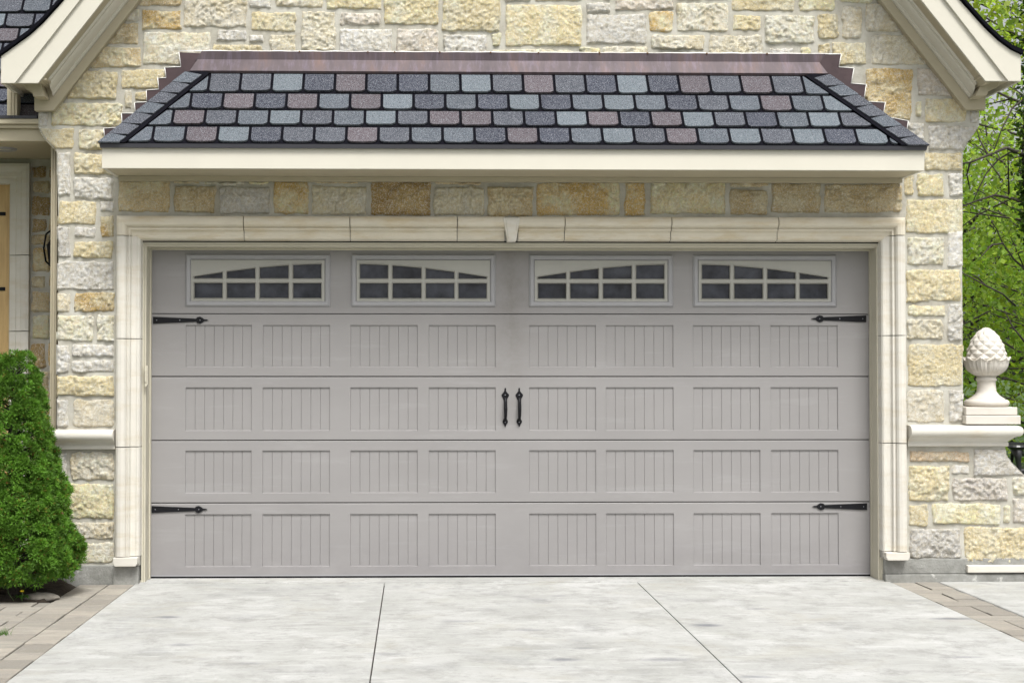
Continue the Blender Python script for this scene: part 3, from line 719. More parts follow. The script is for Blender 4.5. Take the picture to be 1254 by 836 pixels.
def vof(py):
    # slope distance where the photo row is seen in the roof plane
    lo, hi = 0., SL
    for _ in range(40):
        mid = (lo+hi)/2; p = A+sv*mid
        if WZ(py, p.y) > p.z: lo = mid
        else: hi = mid
    return (lo+hi)/2
def uof(px, v): return WX(px, (A+sv*v).y, 140)
crs = [vof(y) for y in (177, 156.8, 136.6, 116.2, 92)]
ROWS = [("bpldsspsbbdpdblspblsldl", 188, 39.3), ("psblsblsppsdlpdplsdbls", 212, 39.1), ("dpdpbpldbdldblbdsbpbls", 234, 38.9), ("ssldpddblspsdldpspsb", 256, 38.5)]
hL = (xe0, 0.0, xt0, SL); hR = (xe1, 0.0, xt1, SL)
kL = (xt0-xe0)/SL; kR = (xt1-xe1)/SL; hw_ = .135
cwL = (-1, kL, -xe0-hw_*math.sqrt(1+kL*kL)); cwR = (1, -kR, xe1-hw_*math.sqrt(1+kR*kR))
b = MB()
for r, (keys, xs0, pit) in enumerate(ROWS):
    v0, v1 = crs[r], crs[r+1]; us = uof(xs0, (v0+v1)/2); pw = pit*(D0+(A+sv*((v0+v1)/2)).y)/F
    for i in range(-2, len(keys)+2):
        k = keys[i] if 0 <= i < len(keys) else 'sdb'[i % 3]
        tile(b, us+i*pw, us+(i+1)*pw, v0, v1, k, toR, (cwL, cwR), alt=r % 2)
b.build('shingles', 'shingle', ero, colors=True)
for side, (ex, tx, sg) in enumerate(((xe0, xt0, 1), (xe1, xt1, -1))):
    # slope coordinates: hip runs from (ex, 0) to (tx, SL); caps lie along it
    hx, hv = (tx-ex), SL; HL = math.hypot(hx, hv); hx /= HL; hv /= HL; ix, iv = sg*hv, -sg*hx      # inward, perpendicular in the slope
    n = 7; TL = HL*.83
    def uvp(t, w): return (ex-sg*.004+hx*t+ix*w, hv*t+iv*w)
    cl_ = [(0, -1, .006)]
    for q in range(n):
        t0 = TL*q/n-.03; t1 = TL*(q+1)/n-.03+.02
        b = MB(); j = .9+.2*rng.rand(); b.col = tuple(c*j for c in SC['s' if (q+side) % 3 else 'b'])
        wN = .108; st = .055
        Q = [uvp(t0+.004, 0.0), uvp(t0+.012+st*.35, wN*.45), uvp(t0+.016+st, wN*.97), uvp(t1+st-.024, wN), uvp(t1-.012, 0.0)]
        for c in cl_: Q = clip(Q, *c)
        Q = clip(Q, 0, 1, crs[4]+.0)
        if len(Q) < 3: continue
        hh_ = lambda v: .030-.008*min(1, max(0, (v-Q[0][1])/.2))
        P = [Vector(toR(u, v, hh_(v))) for u, v in Q]; lo = [p-nv*.013 for p in P]; m_ = len(P)
        b.add(P+lo, [tuple(range(m_))]+[(i, m_+i, m_+(i+1) % m_, (i+1) % m_) for i in range(m_)])
        e0, e1 = Vector(toR(*uvp(max(t0, .0), 0), .028)), Vector(toR(*uvp(t1-.012, 0), .022)); bk = Vector((sg*.02, .09, -.01))
        b.add([e0, e1, e1+bk, e0+bk], [(0, 1, 2, 3)])
        b.build('hip_cap', 'shingle', ero, colors=True)
    Q = [uvp(0, 0), uvp(-.05, .132), uvp(HL*.9, .132), uvp(HL*.9, 0)]; Q = clip(Q, 0, -1, 0.0); Q = clip(Q, 0, 1, crs[4])
    b = MB(); P = [Vector(toR(u, v, .020)) for u, v in Q]; m_ = len(P)
    b.add(P+[p-nv*.012 for p in P], [tuple(range(m_))]+[(i, m_+i, m_+(i+1) % m_, (i+1) % m_) for i in range(m_)]); b.build('hip_underlay', 'underlay', ero)
# metal: apron, head strip, stepped flashing with sealant bead
FY = -.052
ztp = WZ(64.5, FY); zmd = WZ(75.5, FY); vA = vof(91.5)
xa0, xa1 = WX(245, FY, 70), WX(1006, FY, 70)
b = MB(); b.prism([(WX(247, FY, 70), ztp), (WX(239, FY, 70), zmd), (WX(1004, FY, 70), zmd), (WX(1011, FY, 70), ztp)], FY, FY+.008)
ap0 = A+sv*vA+nv*.024; aw0, aw1 = uof(233, vA), uof(1013, vA)
ax = WX(242, FY, 75); bx = WX(1003, FY, 75)
b.add([(aw0, ap0.y, ap0.z), (aw1, ap0.y, ap0.z), (bx, FY-.004, zmd+.004), (ax, FY-.004, zmd+.004),
       (aw0, ap0.y+.01, ap0.z-.014), (aw1, ap0.y+.01, ap0.z-.014)], [(0, 1, 2, 3), (4, 5, 1, 0)])
b.add([(WX(504, FY, 75), FY-.0065, zmd+.006), (WX(506, FY, 75), FY-.0065, zmd+.006), (WX(506, FY, 75), ap0.y-.003, ap0.z), (WX(504, FY, 75), ap0.y-.003, ap0.z)], [(0, 1, 2, 3)])
b.build('copper_flashing', 'copper', ero)
stL = [(219,64),(221.3,81.8),(201.4,82.6),(203.3,95.2),(193,95.8),(194.2,109.2),(179,110.4),(179.5,124.8),(164.5,125.6),(165.4,138.6),(148.6,138.6),(149.5,155.7),(126.8,157),(127.8,168)]
stR = [(1030.5,66),(1027.5,82),(1046,83.5),(1042.5,102),(1061,103.5),(1058,124),(1084.5,125.5),(1081.5,142),(1112.5,148),(1110.5,161)]
for pts, cor, lo in ((stL, [(150, 180), (262, 100), (262, 66)], 0), (stR, [(1100, 178), (985, 100), (985, 68)], 1)):
    b = MB(); b.prism([W(x, y, FY+.002) for x, y in pts+cor], FY+.005, FY+.04); 
    b.build('step_flashing', 'brown', ero)
    b = MB(); Q = [(W(x, y, FY)[0], FY+.004, W(x, y, FY)[1]) for x, y in pts]
    for p, q in zip(Q[:-1], Q[1:]): b.tube([p, q], .0028, 6)
    b.build('sealant_bead', 'white_seal', ero, smooth=True)
b = MB(); n = 60; x0, x1 = WX(219.5, FY, 70), WX(1030, FY, 70)
b.tube([(x0+(x1-x0)*i/n, FY+.006, ztp+.002+.002*math.sin(i*2.3)) for i in range(n+1)], [.0028+.003*rng.rand() for i in range(n+1)], 6)
b.build('sealant_bead', 'white_seal', ero, smooth=True)
rn = simple('rusty_nail', (.10, .045, .015), .8)
for p in (366, 450, 483, 538.5, 601, 660, 735, 794, 867, 941):
    b = MB(); b.box(WX(p-1, FY), WX(p+1, FY), FY-.005, FY+.01, ztp-.006, ztp+.003); b.build('nail', rn, ero)
# drip edge, fascia, soffit, frieze
zf1, zf0 = WZ(183, -RP), WZ(207.5, -RP); fx0, fx1 = WX(124.7, -RP, 195), WX(1132, -RP, 195)
b = MB(); b.prism([(xe0-.004, ze+.004), (xe1+.004, ze+.004), (xe1-.004, zf1), (xe0+.004, zf1)], -RP-.022, -RP-.006)
b.box(xe0, xe0+.012, -RP-.006, -.03, zf1, ze); b.box(xe1-.012, xe1, -RP-.006, -.03, zf1, ze); b.build('drip_edge', 'drip', ero)
b = MB(); b.box(fx0, fx1, -RP, -RP+.022, zf0, zf1+.012); b.box(fx0, fx0+.022, -RP+.022, -.002, zf0, zf1+.012); b.box(fx1-.022, fx1, -RP+.022, -.002, zf0, zf1+.012)
b.build('fascia_board', 'paint', ero, bevel=.002)
b = MB(); b.box(fx0+.022, fx1-.022, -RP+.022, -.002, zf0+.004, zf0+.02); b.build('soffit', 'paint_shade', ero)
b = MB(); b.box(WX(145, -.06, 220), WX(1105, -.06, 220), -.065, -.002, WZ(222.5, -.06), zf0+.0035); b.build('frieze_board', 'paint_shade', ero, bevel=.002)

# ------------------------------------------------------------------ gable trim
def trim(side):
    s = side
    mir = (lambda p: p) if s == 'L' else None
    if s == 'L':
        fr_b = [(42, 120), (42, 135.5), (65.5, 135.5)]; l5 = (65.5, 135.5, 170.5)
        l4 = (57, 118, 151); l3 = (46.5, 102, 127); l2 = (18, 102, 98); xo = 1.3; y102 = 102; wallx = 42
        upper = [(1.3, 69), (20, 55.5), (37.7, 42.7), (54, 27.6), (79, 0)]; cr = [(28, 102), (33, 110), (40, 113), (41.5, 118.5)]
    else:
        fr_b = [(1207, 118), (1207, 134), (1182.5, 134)]; l5 = (1182.5, 134, 1078)
        l4 = (1192, 117.6, 1099); l3 = (1207, 99.5, 1128); l2 = (1235, 99.5, 1157.6); xo = 1249.5; y102 = 99.5; wallx = 1207
        upper = [(1249.5, 67), (1237, 61), (1222, 50), (1205, 34), (1174.7, 0)]; cr = [(1224, 99.5), (1219, 108), (1210, 111.5), (1207.5, 117.6)]
    Yf = -.06
    gt = MB(); P5 = apexline(*l5, Yf); Pt = W(l3[0], l3[1], -.3); k5 = W(l5[0], l5[1], Yf)
    up5 = (XCEN, P5[1]+.30)
    top0 = W(wallx, y102-1, Yf)
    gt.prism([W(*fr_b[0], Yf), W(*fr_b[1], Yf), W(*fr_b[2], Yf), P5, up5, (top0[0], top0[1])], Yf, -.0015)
    g = gt.build('gable_trim', 'paint_shade', house, bevel=.002, label='cream trim boards on the %s slope of the gable' % ('left' if s == 'L' else 'right'))
    OY = -.29
    # crown mouldings stepping out from the frieze to the soffit
    A3 = Vector((*W(l3[0], l3[1], OY-.02),)); B3 = Vector(apexline(*l3, OY-.02)); d = (B3-A3).normalized()
    nrm = Vector((-d.y, d.x)) if s == 'R' else Vector((d.y, -d.x))
    if nrm.y > 0: nrm = -nrm       # points down and in towards the wall face
    def band(off, Yfr, thick=.05, zcut=None):
        zc_ = zcut; a = A3+nrm*off; c = A3-nrm*thick
        def at(p):  # start where the line through p along d reaches zcut
            t = (zc_-p.y)/d.y; return (p.x+d.x*t, zc_)
        def ap(p): t = (XCEN-p.x)/d.x; return (XCEN, p.y+d.y*t)
        return [at(a), ap(a), ap(c), at(c)]
    b = MB(); zc1 = WZ(118, -.12)
    prof = [(.084, -.058), (.084, -.084), (.076, -.090), (.072, -.097), (.066, -.098), (.060, -.118), (.050, -.145), (.038, -.165), (.026, -.176), (.022, -.176), (.020, -.200), (.0, -.205), (.0, -.058)]
    prof = [(o_*.60, y_) for o_, y_ in prof]
    ra, rb_ = [], []
    for o_, y_ in prof:
        q_ = band(o_, y_, .0, zc1+(1-o_/.0504)*(WZ(y102, OY)+.035-zc1)); ra.append((q_[0][0], y_, q_[0][1])); rb_.append((q_[1][0], y_, q_[1][1]))
    b.loft(ra, rb_)
    # return piece at the foot
    cp_ = [W(x, y, -.18) for x, y in cr]; inner = W(l4[0]+(-2 if s == 'L' else 2), cr[-1][1], -.18)
    b.build('crown_moulding', 'paint', g)
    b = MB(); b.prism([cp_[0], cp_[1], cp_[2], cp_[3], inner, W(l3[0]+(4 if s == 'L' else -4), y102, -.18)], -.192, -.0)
    b.build('crown_return', 'paint_shade', g)
    b = MB(); b.prism(band(0.0, 0, .022, WZ(y102, OY)), OY, -.0005); b.build('soffit', 'paint_shade', g)
    a0 = W(l3[0], l3[1], OY-.02); a1 = W(l2[0], l2[1], OY-.02)
    b = MB(); b.prism([a0, a1, (a1[0]+(-.05 if s == 'L' else .05), a1[1]), (apexline(*l2, OY-.02)[0], apexline(*l2, OY-.02)[1]+.05), apexline(*l2, OY-.02), apexline(*l3, OY-.02)], OY-.02, OY)
    b.build('fascia_board', 'paint', g, bevel=.002)
    up = [W(x, y, OY-.04) for x, y in upper]; kk = apexline(upper[-2][0], upper[-2][1], upper[-1][0], OY-.04)
    o2 = apexline(*l2, OY-.04)
    slope = (o2[1]-W(l2[0], l2[1], OY-.04)[1])/(o2[0]-W(l2[0], l2[1], OY-.04)[0])
    kk = (XCEN, up[-1][1]+slope*(XCEN-up[-1][0]))
    b = MB(); b.prism([W(xo, y102, OY-.04), W(l2[0], l2[1], OY-.04), o2, kk]+up[::-1], OY-.04, OY-.02)
    b.build('barge_board', 'paint', g, bevel=.002)
    # side eave running back
    sx = 1 if s == 'L' else -1
    xw = W(xo, y102, OY)[0]; wl = W(70 if s == 'L' else 1179, 200)[0]
    b = MB(); zs = W(xo, y102, OY-.04)[1]; zz = up[0][1]-.01
    b.box(xw+sx*.004, xw+sx*.024, OY-.018, 7, zs+.002, zz); b.build('eave_fascia', 'paint', g)
    b = MB(); b.box(xw+sx*.024, wl, OY, 7, zs+.03, zs+.045); b.build('eave_soffit', 'paint_shade', g)
    return up, kk
uL, kL_ = trim('L'); uR, kR_ = trim('R')
b = MB(); pr = [(x-.012, z) for x, z in uL]+[((kL_[0]+kR_[0])/2, (kL_[1]+kR_[1])/2)]+[(x+.012, z) for x, z in uR[::-1]]
pr2 = [(x, z+.026) for x, z in pr[::-1]]
for i in range(len(pr)-1):
    b.prism([pr[i], pr[i+1], (pr[i+1][0], pr[i+1][1]+.026), (pr[i][0], pr[i][1]+.026)], -.35, 7)
b.build('main_roof', 'underlay', house, label='dark shingled edge of the main gable roof')

# ------------------------------------------------------------------ band mouldings, cap slabs
def mould(px0, px1, pyt, pyb, mitre_r):
    H = WZ(pyt, -.08)-WZ(pyb, -.08); z0 = WZ(pyb, -.08)
    pr = [(0, 0), (-.028, 0), (-.034, .02), (-.034, .16), (-.030, .20), (-.032, .24), (-.046, .32), (-.060, .40), (-.062, .42), (-.078, .47)]
    for i in range(9):
        th = -math.pi/2+math.pi*i/8; pr.append((-.080-.028*math.cos(th), .72+.25*math.sin(th)))
    pr += [(-.05, 1.0), (0, 1.0)]
    x0, x1 = WX(px0, -.05, 530), WX(px1, -.05, 530)
    a = [(x0, y, z0+h*H) for y, h in pr]
    b = MB()
    if not mitre_r: b.loft(a, [(x1, y, z0+h*H) for y, h in pr])
    else:
        c = [(x1-y, y, z0+h*H) for y, h in pr]; e = [(x1-y, .44, z0+h*H) for y, h in pr]
        b.loft(a, c, cap=False, closed=False); b.loft(c, e, cap=False, closed=False)
        n = len(a); b.add(a, [tuple(range(n))]); b.add([a[-1], c[-1], e[-1], (x0, .44, z0+H)], [(0, 1, 2, 3)])
        b.add([a[0], c[0], e[0], (x0, .44, z0)], [(3, 2, 1, 0)])
    o = b.build('band_moulding', 'cast', house, smooth=True)
    md = o.modifiers.new('split', 'EDGE_SPLIT'); md.split_angle = R(38)
mould(66, 140, 525.5, 550, False); mould(1113, 1230, 521, 547.5, True)
sy0 = -.03
for (a, c, t, q, y0) in ((1183, 1246, 498.5, 508.2, -.05), (1183, 1250, 508.7, 519.8, -.075)):
    b = MB(); b.box(WX(a, y0, 500), WX(c, y0, 500), y0, .40, WZ(q, y0), WZ(t, y0)-.0015); b.build('cap_slab', 'finial', house, bevel=.004)

# ------------------------------------------------------------------ pine cone finial
FX, FYc = WX(1208, .12, 470), .12; zb0 = WZ(498.5, -.05); pxm = (D0+FYc)/F
fz = lambda py: WZ(py, FYc)
fin = empty('stone_finial', (FX, FYc, zb0)); tag(fin, 'carved white stone pinecone finial on the square cap slabs', 'finial')
b = MB(); r = lambda p: p*pxm
zB = zb0; zC = fz(461)
pf = [(r(22), zB), (r(25), zB+.004), (r(26.5), zB+.018), (r(26.3), zB+.035), (r(24), zB+.046), (r(21), zB+.05), (r(20.5), zB+.056), (r(17), zB+.068), (r(13.5), zB+.085),
      (r(11.5), zB+.105), (r(10.6), zC-.045), (r(10.8), zC-.03), (r(12.3), zC-.026), (r(12.6), zC-.018), (r(11.2), zC-.012), (r(11.4), zC-.002)]
b.lathe([(0.001, zB)]+pf, FX, FYc, 40); b.build('pedestal', 'finial', fin, smooth=True)
b = MB(); NL = 10; z1_ = fz(441)
pf = [(r(2), zC-.002), (r(11), zC), (r(15), zC+.012), (r(19.5), zC+.03), (r(22.5), zC+.05), (r(24.2), zC+.07), (r(25), zC+.09), (r(25.6), zC+.105), (r(27), zC+.118), (r(26), zC+.122), (r(22), zC+.11), (r(18), zC+.105)]
pf2 = []
for i in range(len(pf)-1):
    for q in range(3): t = q/3; pf2.append((pf[i][0]*(1-t)+pf[i+1][0]*t, pf[i][1]*(1-t)+pf[i+1][1]*t))
pf2.append(pf[-1]); npf = len(pf2)
def lf(th, j, rr, zz):
    t = j/npf; a = (th*NL/(2*math.pi)) % 1; tip = 1-abs(a-.5)*2; mid = abs(a-.5)
    edge = -.013*math.exp(-((tip)/.16)**2)*min(1, t*2.5)
    vein = .007*math.exp(-(mid/.06)**2)+.0035*math.cos(mid*42)*(1-t*.3)
    k = max(0, (t-.55)/.45)
    zz2 = zz+(tip**1.3-.5)*.058*k; return rr+(edge+vein)*min(1, t*3)+.012*k*tip-.004, zz2
b.lathe(pf2, FX, FYc, 200, lf); b.build('leaf_collar', 'finial', fin, smooth=True)
b = MB(); nj = 80; zc0 = fz(444); zc1_ = fz(400.5); NR = 8.0; NA = 9
def cone(th, j, rr, zz):
    t = j/nj; u = th*NA/math.pi; v = t*NR*1.0
    p = (u+v)/1.0; q = (u-v)/1.0
    fu = abs((p % 2)-1); fv = abs((q % 2)-1)        # diamond lattice
    d = min(1-abs(2*((p/2) % 1)-1), 1-abs(2*((q/2) % 1)-1))
    dd = d*(.016)*(1-.45*t); return max(rr*(1)+dd-.006, 0.0008), zz
pc = []
for j in range(nj+1):
    t = j/nj; rr = r(23.2)*(max(0, 1-t**2.15))**.62+.0012; pc.append((rr, zc0+(zc1_-zc0)*t))
b.lathe(pc, FX, FYc, 216, cone); b.build('pinecone', 'finial', fin, smooth=False)

# ------------------------------------------------------------------ porch on the left
PYB = .95
xp0, xp1 = WX(61.5, .10, 350), WX(69.8, .10, 350)
porch = MB(); zB0, zB1 = WZ(175, .06), WZ(148, .02); xL_ = -5.4
porch.box(xL_, xl-.002, .06, .22, zB0, zB1-.06); porch.box(xL_, xl-.002, .03, .22, zB1-.06, zB1-.035)
porch.box(xL_, xl-.002, .006, .22, zB1-.035, zB1)
po = porch.build('porch', 'paint_shade', house, bevel=.004, label='shaded cream timber porch left of the garage')
for xx in (xp0, xL_+.02):
    b = MB(); w = xp1-xp0-.003
    b.box(xx, xx+w, .10, .18, 0, zB0); b.box(xx+w*.22, xx+w*.36, .09, .10, .0, zB0); b.box(xx+w*.62, xx+w*.78, .09, .10, .0, zB0)
    b.build('pilaster', 'paint_shade', po, bevel=.003)
b = MB(); b.box(xL_, xl-.004, .22, PYB, zB0+.01, zB0+.03); b.build('porch_ceiling', 'paint_shade', po)
b = MB(); b.box(WX(8, 0, 120), WX(20.5, 0, 120), .01, .10, zB1+.001, WZ(97, 0)); b.box(WX(11.5, 0, 120), WX(13.5, 0, 120), .0, .01, zB1+.001, WZ(97, 0)); b.box(WX(16, 0, 120), WX(17.5, 0, 120), .0, .01, zB1+.001, WZ(97, 0)); b.build('roof_post', 'paint_shade', po, bevel=.003)
# entry wall
em = Masonry(); TE = lambda X, Z, Y: (X, PYB-Y, Z)
ex0, ex1 = WX(38, PYB, 400), xl+.2
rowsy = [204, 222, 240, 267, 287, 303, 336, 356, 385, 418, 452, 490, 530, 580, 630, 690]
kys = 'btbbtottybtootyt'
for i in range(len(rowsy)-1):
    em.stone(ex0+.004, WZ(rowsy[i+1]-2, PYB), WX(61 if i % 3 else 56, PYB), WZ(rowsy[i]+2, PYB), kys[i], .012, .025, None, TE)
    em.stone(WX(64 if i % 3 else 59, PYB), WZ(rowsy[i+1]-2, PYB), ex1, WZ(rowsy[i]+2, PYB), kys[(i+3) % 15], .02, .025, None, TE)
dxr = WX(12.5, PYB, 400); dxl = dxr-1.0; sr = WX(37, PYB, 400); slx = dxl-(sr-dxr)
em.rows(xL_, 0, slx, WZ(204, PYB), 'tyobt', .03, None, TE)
ewo = em.build('entry_wall', house); b = MB()
ezt = WZ(224, PYB)
b.box(dxr-.01, ex1, PYB, PYB+.1, 0, zB0+.03); b.box(xL_, dxl+.01, PYB, PYB+.1, 0, zB0+.03); b.box(dxl+.01, dxr-.01, PYB, PYB+.1, ezt, zB0+.03)
b.box(xL_-.1, xL_, .2, PYB+.1, 0, zB0+.03)
join_mesh(ewo, b, ['mortar'])
b = MB(); sw_ = sr-dxr; zo2 = WZ(203, PYB)
PE = [(0, 0), (0, -.05), (.02*sw_/.14, -.055), (.055*sw_/.14, -.05), (.06*sw_/.14, -.038), (.09*sw_/.14, -.036), (.10*sw_/.14, -.025), (sw_, -.02), (sw_, .06)]
def pe(kind, t):
    if kind == 'R': return [(sr-w, PYB+y, min(t, zo2-w)) for w, y in PE]
    if kind == 'L': return [(slx+w, PYB+y, min(t, zo2-w)) for w, y in PE]
    return [(min(max(t, slx+w), sr-w), PYB+y, zo2-w) for w, y in PE]
zz = [0]+[WZ(p, PYB) for p in (556, 400+6, 314)]
for a, c in zip(zz[:-1], zz[1:]): b.loft(pe('R', a+.003), pe('R', c-.003)); b.loft(pe('L', a+.003), pe('L', c-.003))
b.loft(pe('R', zz[-1]+.003), pe('R', 9)); b.loft(pe('L', zz[-1]+.003), pe('L', 9)); b.loft(pe('T', -9), pe('T', 9))
b.build('entry_surround', 'cast', house)
b = MB(); npl = 7
for i in range(npl):
    w = (dxr-dxl-.0)/npl; b.box(dxl+i*w+.003, dxl+(i+1)*w-.003, PYB+.05, PYB+.09, .02, ezt-.004)
b.box(dxl, dxr, PYB+.06, PYB+.085, .02, ezt-.004)
b.box(dxr-.028, dxr-.0, PYB+.03, PYB+.052, .0, ezt)
ed = b.build('entry_door', 'wood', house, bevel=.003, label='honey coloured timber entry door')
for py in (262.5, 354, 520):
    b = MB(); b.box(WX(-34, PYB), WX(3.5, PYB), PYB+.042, PYB+.05, WZ(py+2.2, PYB), WZ(py-2.2, PYB)); b.build('door_hinge', 'iron', ed, bevel=.002)
b = MB(); b.box(xL_, xl-.004, .0, PYB, -.02, .05); b.build('entry_step', 'found', house, bevel=.01)
# porch roof: shingled slope behind the left rake
a60 = R(62); pv = Vector((0, math.cos(a60), math.sin(a60))); pn = Vector((0, -math.sin(a60), math.cos(a60))); PO = Vector((0, .07, zB1+.0))
toP = lambda u, v, h: (u, (PO+pv*v+pn*h).y, (PO+pv*v+pn*h).z)
b = MB(); b.prism([(0, 0)], 0, 0) if False else None
X1 = W(95, 0, 1.0)[0]; VL = 1.9
b.add([toP(xL_-.3, 0, 0), toP(X1, 0, 0), toP(X1, VL, 0), toP(xL_-.3, VL, 0), toP(xL_-.3, 0, -.03), toP(X1, 0, -.03), toP(X1, VL, -.03), toP(xL_-.3, VL, -.03)],
      [(0, 1, 2, 3), (7, 6, 5, 4), (0, 4, 5, 1), (3, 2, 6, 7), (1, 5, 6, 2), (0, 3, 7, 4)])
pro = b.build('porch_roof', 'underlay', house)
b = MB(); ks = 'sdsbpdsslp'
cxl = [(1, 0, X1)]
for rr_ in range(14):
    off = (rr_ % 2)*.1+rng.rand()*.03; u = xL_-.3+off
    while u < X1:
        tile(b, u, u+.2, rr_*.135, (rr_+1)*.135, ks[rng.randint(len(ks))], toP, cxl, alt=rr_ % 2); u += .2
b.build('shingles', 'shingle', pro, colors=True)
b = MB(); b.box(xL_-.3, W(45, 148)[0], .0, .03, zB1, zB1+.02); b.build('drip_edge', 'drip', pro)

# porch lamps
lx = WX(8, .5, 188); t = empty('ceiling_light', (lx, .45, zB0+.01)); tag(t, 'round flush light under the shaded porch ceiling', 'ceiling light')
b = MB(); z_ = zB0+.01; b.lathe([(.001, z_-.006), (.05, z_-.006), (.052, z_-.003)], lx, .45, 28); b.build('lens', 'lampglass', t, smooth=True)
b = MB(); b.lathe([(.052, z_-.004), (.056, z_-.012), (.075, z_-.012), (.085, z_-.006), (.088, z_)], lx, .45, 28); b.build('trim_ring', 'wframe', t, smooth=True)
sx_ = WX(59.5, .86, 300); t = empty('wall_sconce', (sx_, PYB-.04, WZ(330, .86))); tag(t, 'black iron wall lantern on the porch stone beside the entry', 'wall lamp')
zs0, zs1 = WZ(329, .86), WZ(281, .86); b = MB()
b.tube([(sx_+.02, PYB-.035, zs0), (sx_-.02, .86, zs0+.05), (sx_-.03, .84, (zs0+zs1)/2), (sx_-.015, .85, zs1-.04), (sx_+.015, PYB-.035, zs1)], [.007]*5, 8)
b.box(sx_, sx_+.05, PYB-.045, PYB-.02, zs1-.06, zs1+.03); b.build('bracket', 'iron', t)
b = MB(); b.lathe([(.001, zs0+.02), (.03, zs0+.02), (.045, zs0+.16), (.05, zs0+.165), (.012, zs0+.21), (.001, zs0+.23)], sx_+.04, .83, 6); b.build('lantern', 'iron', t)

# ------------------------------------------------------------------ ground
def tagk(o, k='structure'): o['kind'] = k; return o
b = MB(); b.add([(-150, -80, -.075), (150, -80, -.075), (150, 250, -.075), (-150, 250, -.075)], [(0, 1, 2, 3)]); tagk(b.build('ground', 'lawn'))
xd0, xj1, xj2, xd1 = WX(166, 0, 712), WX(471, 0, 712), WX(780, 0, 712), WX(1088.5, 0, 712)
b = MB(); g = .003
for a, c in ((xd0, xj1), (xj1, xj2), (xj2, xd1)):
    ys = [-14, -9.2, -4.6, -.012]
    for y0, y1 in zip(ys[:-1], ys[1:]): b.box(a+g, c-g, y0+g, y1-g, -.07, 0)
    
dv = tagk(b.build('driveway', 'concrete', bevel=.003))
b = MB(); b.box(xd0+.003, xd1-.003, -.009, .28, -.07, -.001); b.box(hl+.02, hr-.02, -.007, .5, -.068, .004); tagk(b.build('garage_threshold', 'concrete', bevel=.002))
b = MB(); b.box(xd0-2.8, xd1+6, -14, .9, -.073, -.018); tagk(b.build('path_base', 'soil'))
def pavers(name, rects):
    b = MB()
    for (x0, x1, y0, y1) in rects:
        k = .74+.42*rng.rand(); w = rng.rand()*.04; b.col = ((.30+w)*k, (.278+w*.7)*k, (.235+w*.5)*k)
        dz = (rng.rand()-.5)*.006; gg = .0042
        b.box(x0+gg, x1-gg, y0+gg, y1-gg, -.065, -.002+dz)
    return tagk(b.build(name, 'paver', colors=True, bevel=.004))
P = []; xw1 = WX(134, 0, 712); xw2 = WX(98, 0, 712)
y = -.02
while y > -9: L = .205; P.append((xw1, xd0-.002, y-L, y)); y -= L
y = -.02-.11
P.append((xw2, xw1, -.13, -.02))
while y > -9: L = .205; P.append((xw2, xw1, y-L, y)); y -= L
yb = -.74; y = yb
i = 0
while y > -9:
    x = xw2; x -= 0
    off = .15*(i % 2)+.08
    P.append((x-off, x, y-.16, y)); x -= off
    while x > xw2-2.6: P.append((x-.32, x, y-.16, y)); x -= .32
    y -= .16; i += 1
pavers('paver_path', P)
P = []; xr1 = WX(1147, 0, 712); xm = (xd1+xr1)/2
y = -.03; i = 0
while y > -9:
    if i % 2: P.append((xd1+.003, xr1-.004, y-.16, y)); y -= .16
    else: P += [(xd1+.003, xm, y-.32, y), (xm, xr1-.004, y-.22, y), (xm, xr1-.004, y-.32, y-.22)]; y -= .32
    i += 1
pavers('paver_border', P)
b = MB()
for a, c in ((xr1, xr1+2.9), (xr1+2.9, xr1+5.8)):
    for y0, y1 in ((-14, -9.1), (-9.1, -4.5), (-4.5, -.03)): b.box(a+.003, c-.003, y0+.003, y1-.003, -.07, 0.001)
tagk(b.build('side_pavement', 'concrete', bevel=.012))
# planting bed
nb = 60; b = MB(); vs = []; x0, x1, y0, y1 = xw2-3.2, xw2-.004, yb+.004, -.0
for j in range(21):
    for i in range(nb+1):
        x = x0+(x1-x0)*i/nb; y = y0+(y1-y0)*j/20; ed_ = min(1, min(x1-x, y-y0)/.06)
        vs.append((x, y, -.03+.045*ed_*(.5+vn(np.array([x*14.]), np.array([y*14.]), 3)[0])))
b.add(vs, [(j*(nb+1)+i, j*(nb+1)+i+1, (j+1)*(nb+1)+i+1, (j+1)*(nb+1)+i) for j in range(20) for i in range(nb)])
tagk(b.build('garden_bed', 'soil', smooth=True))

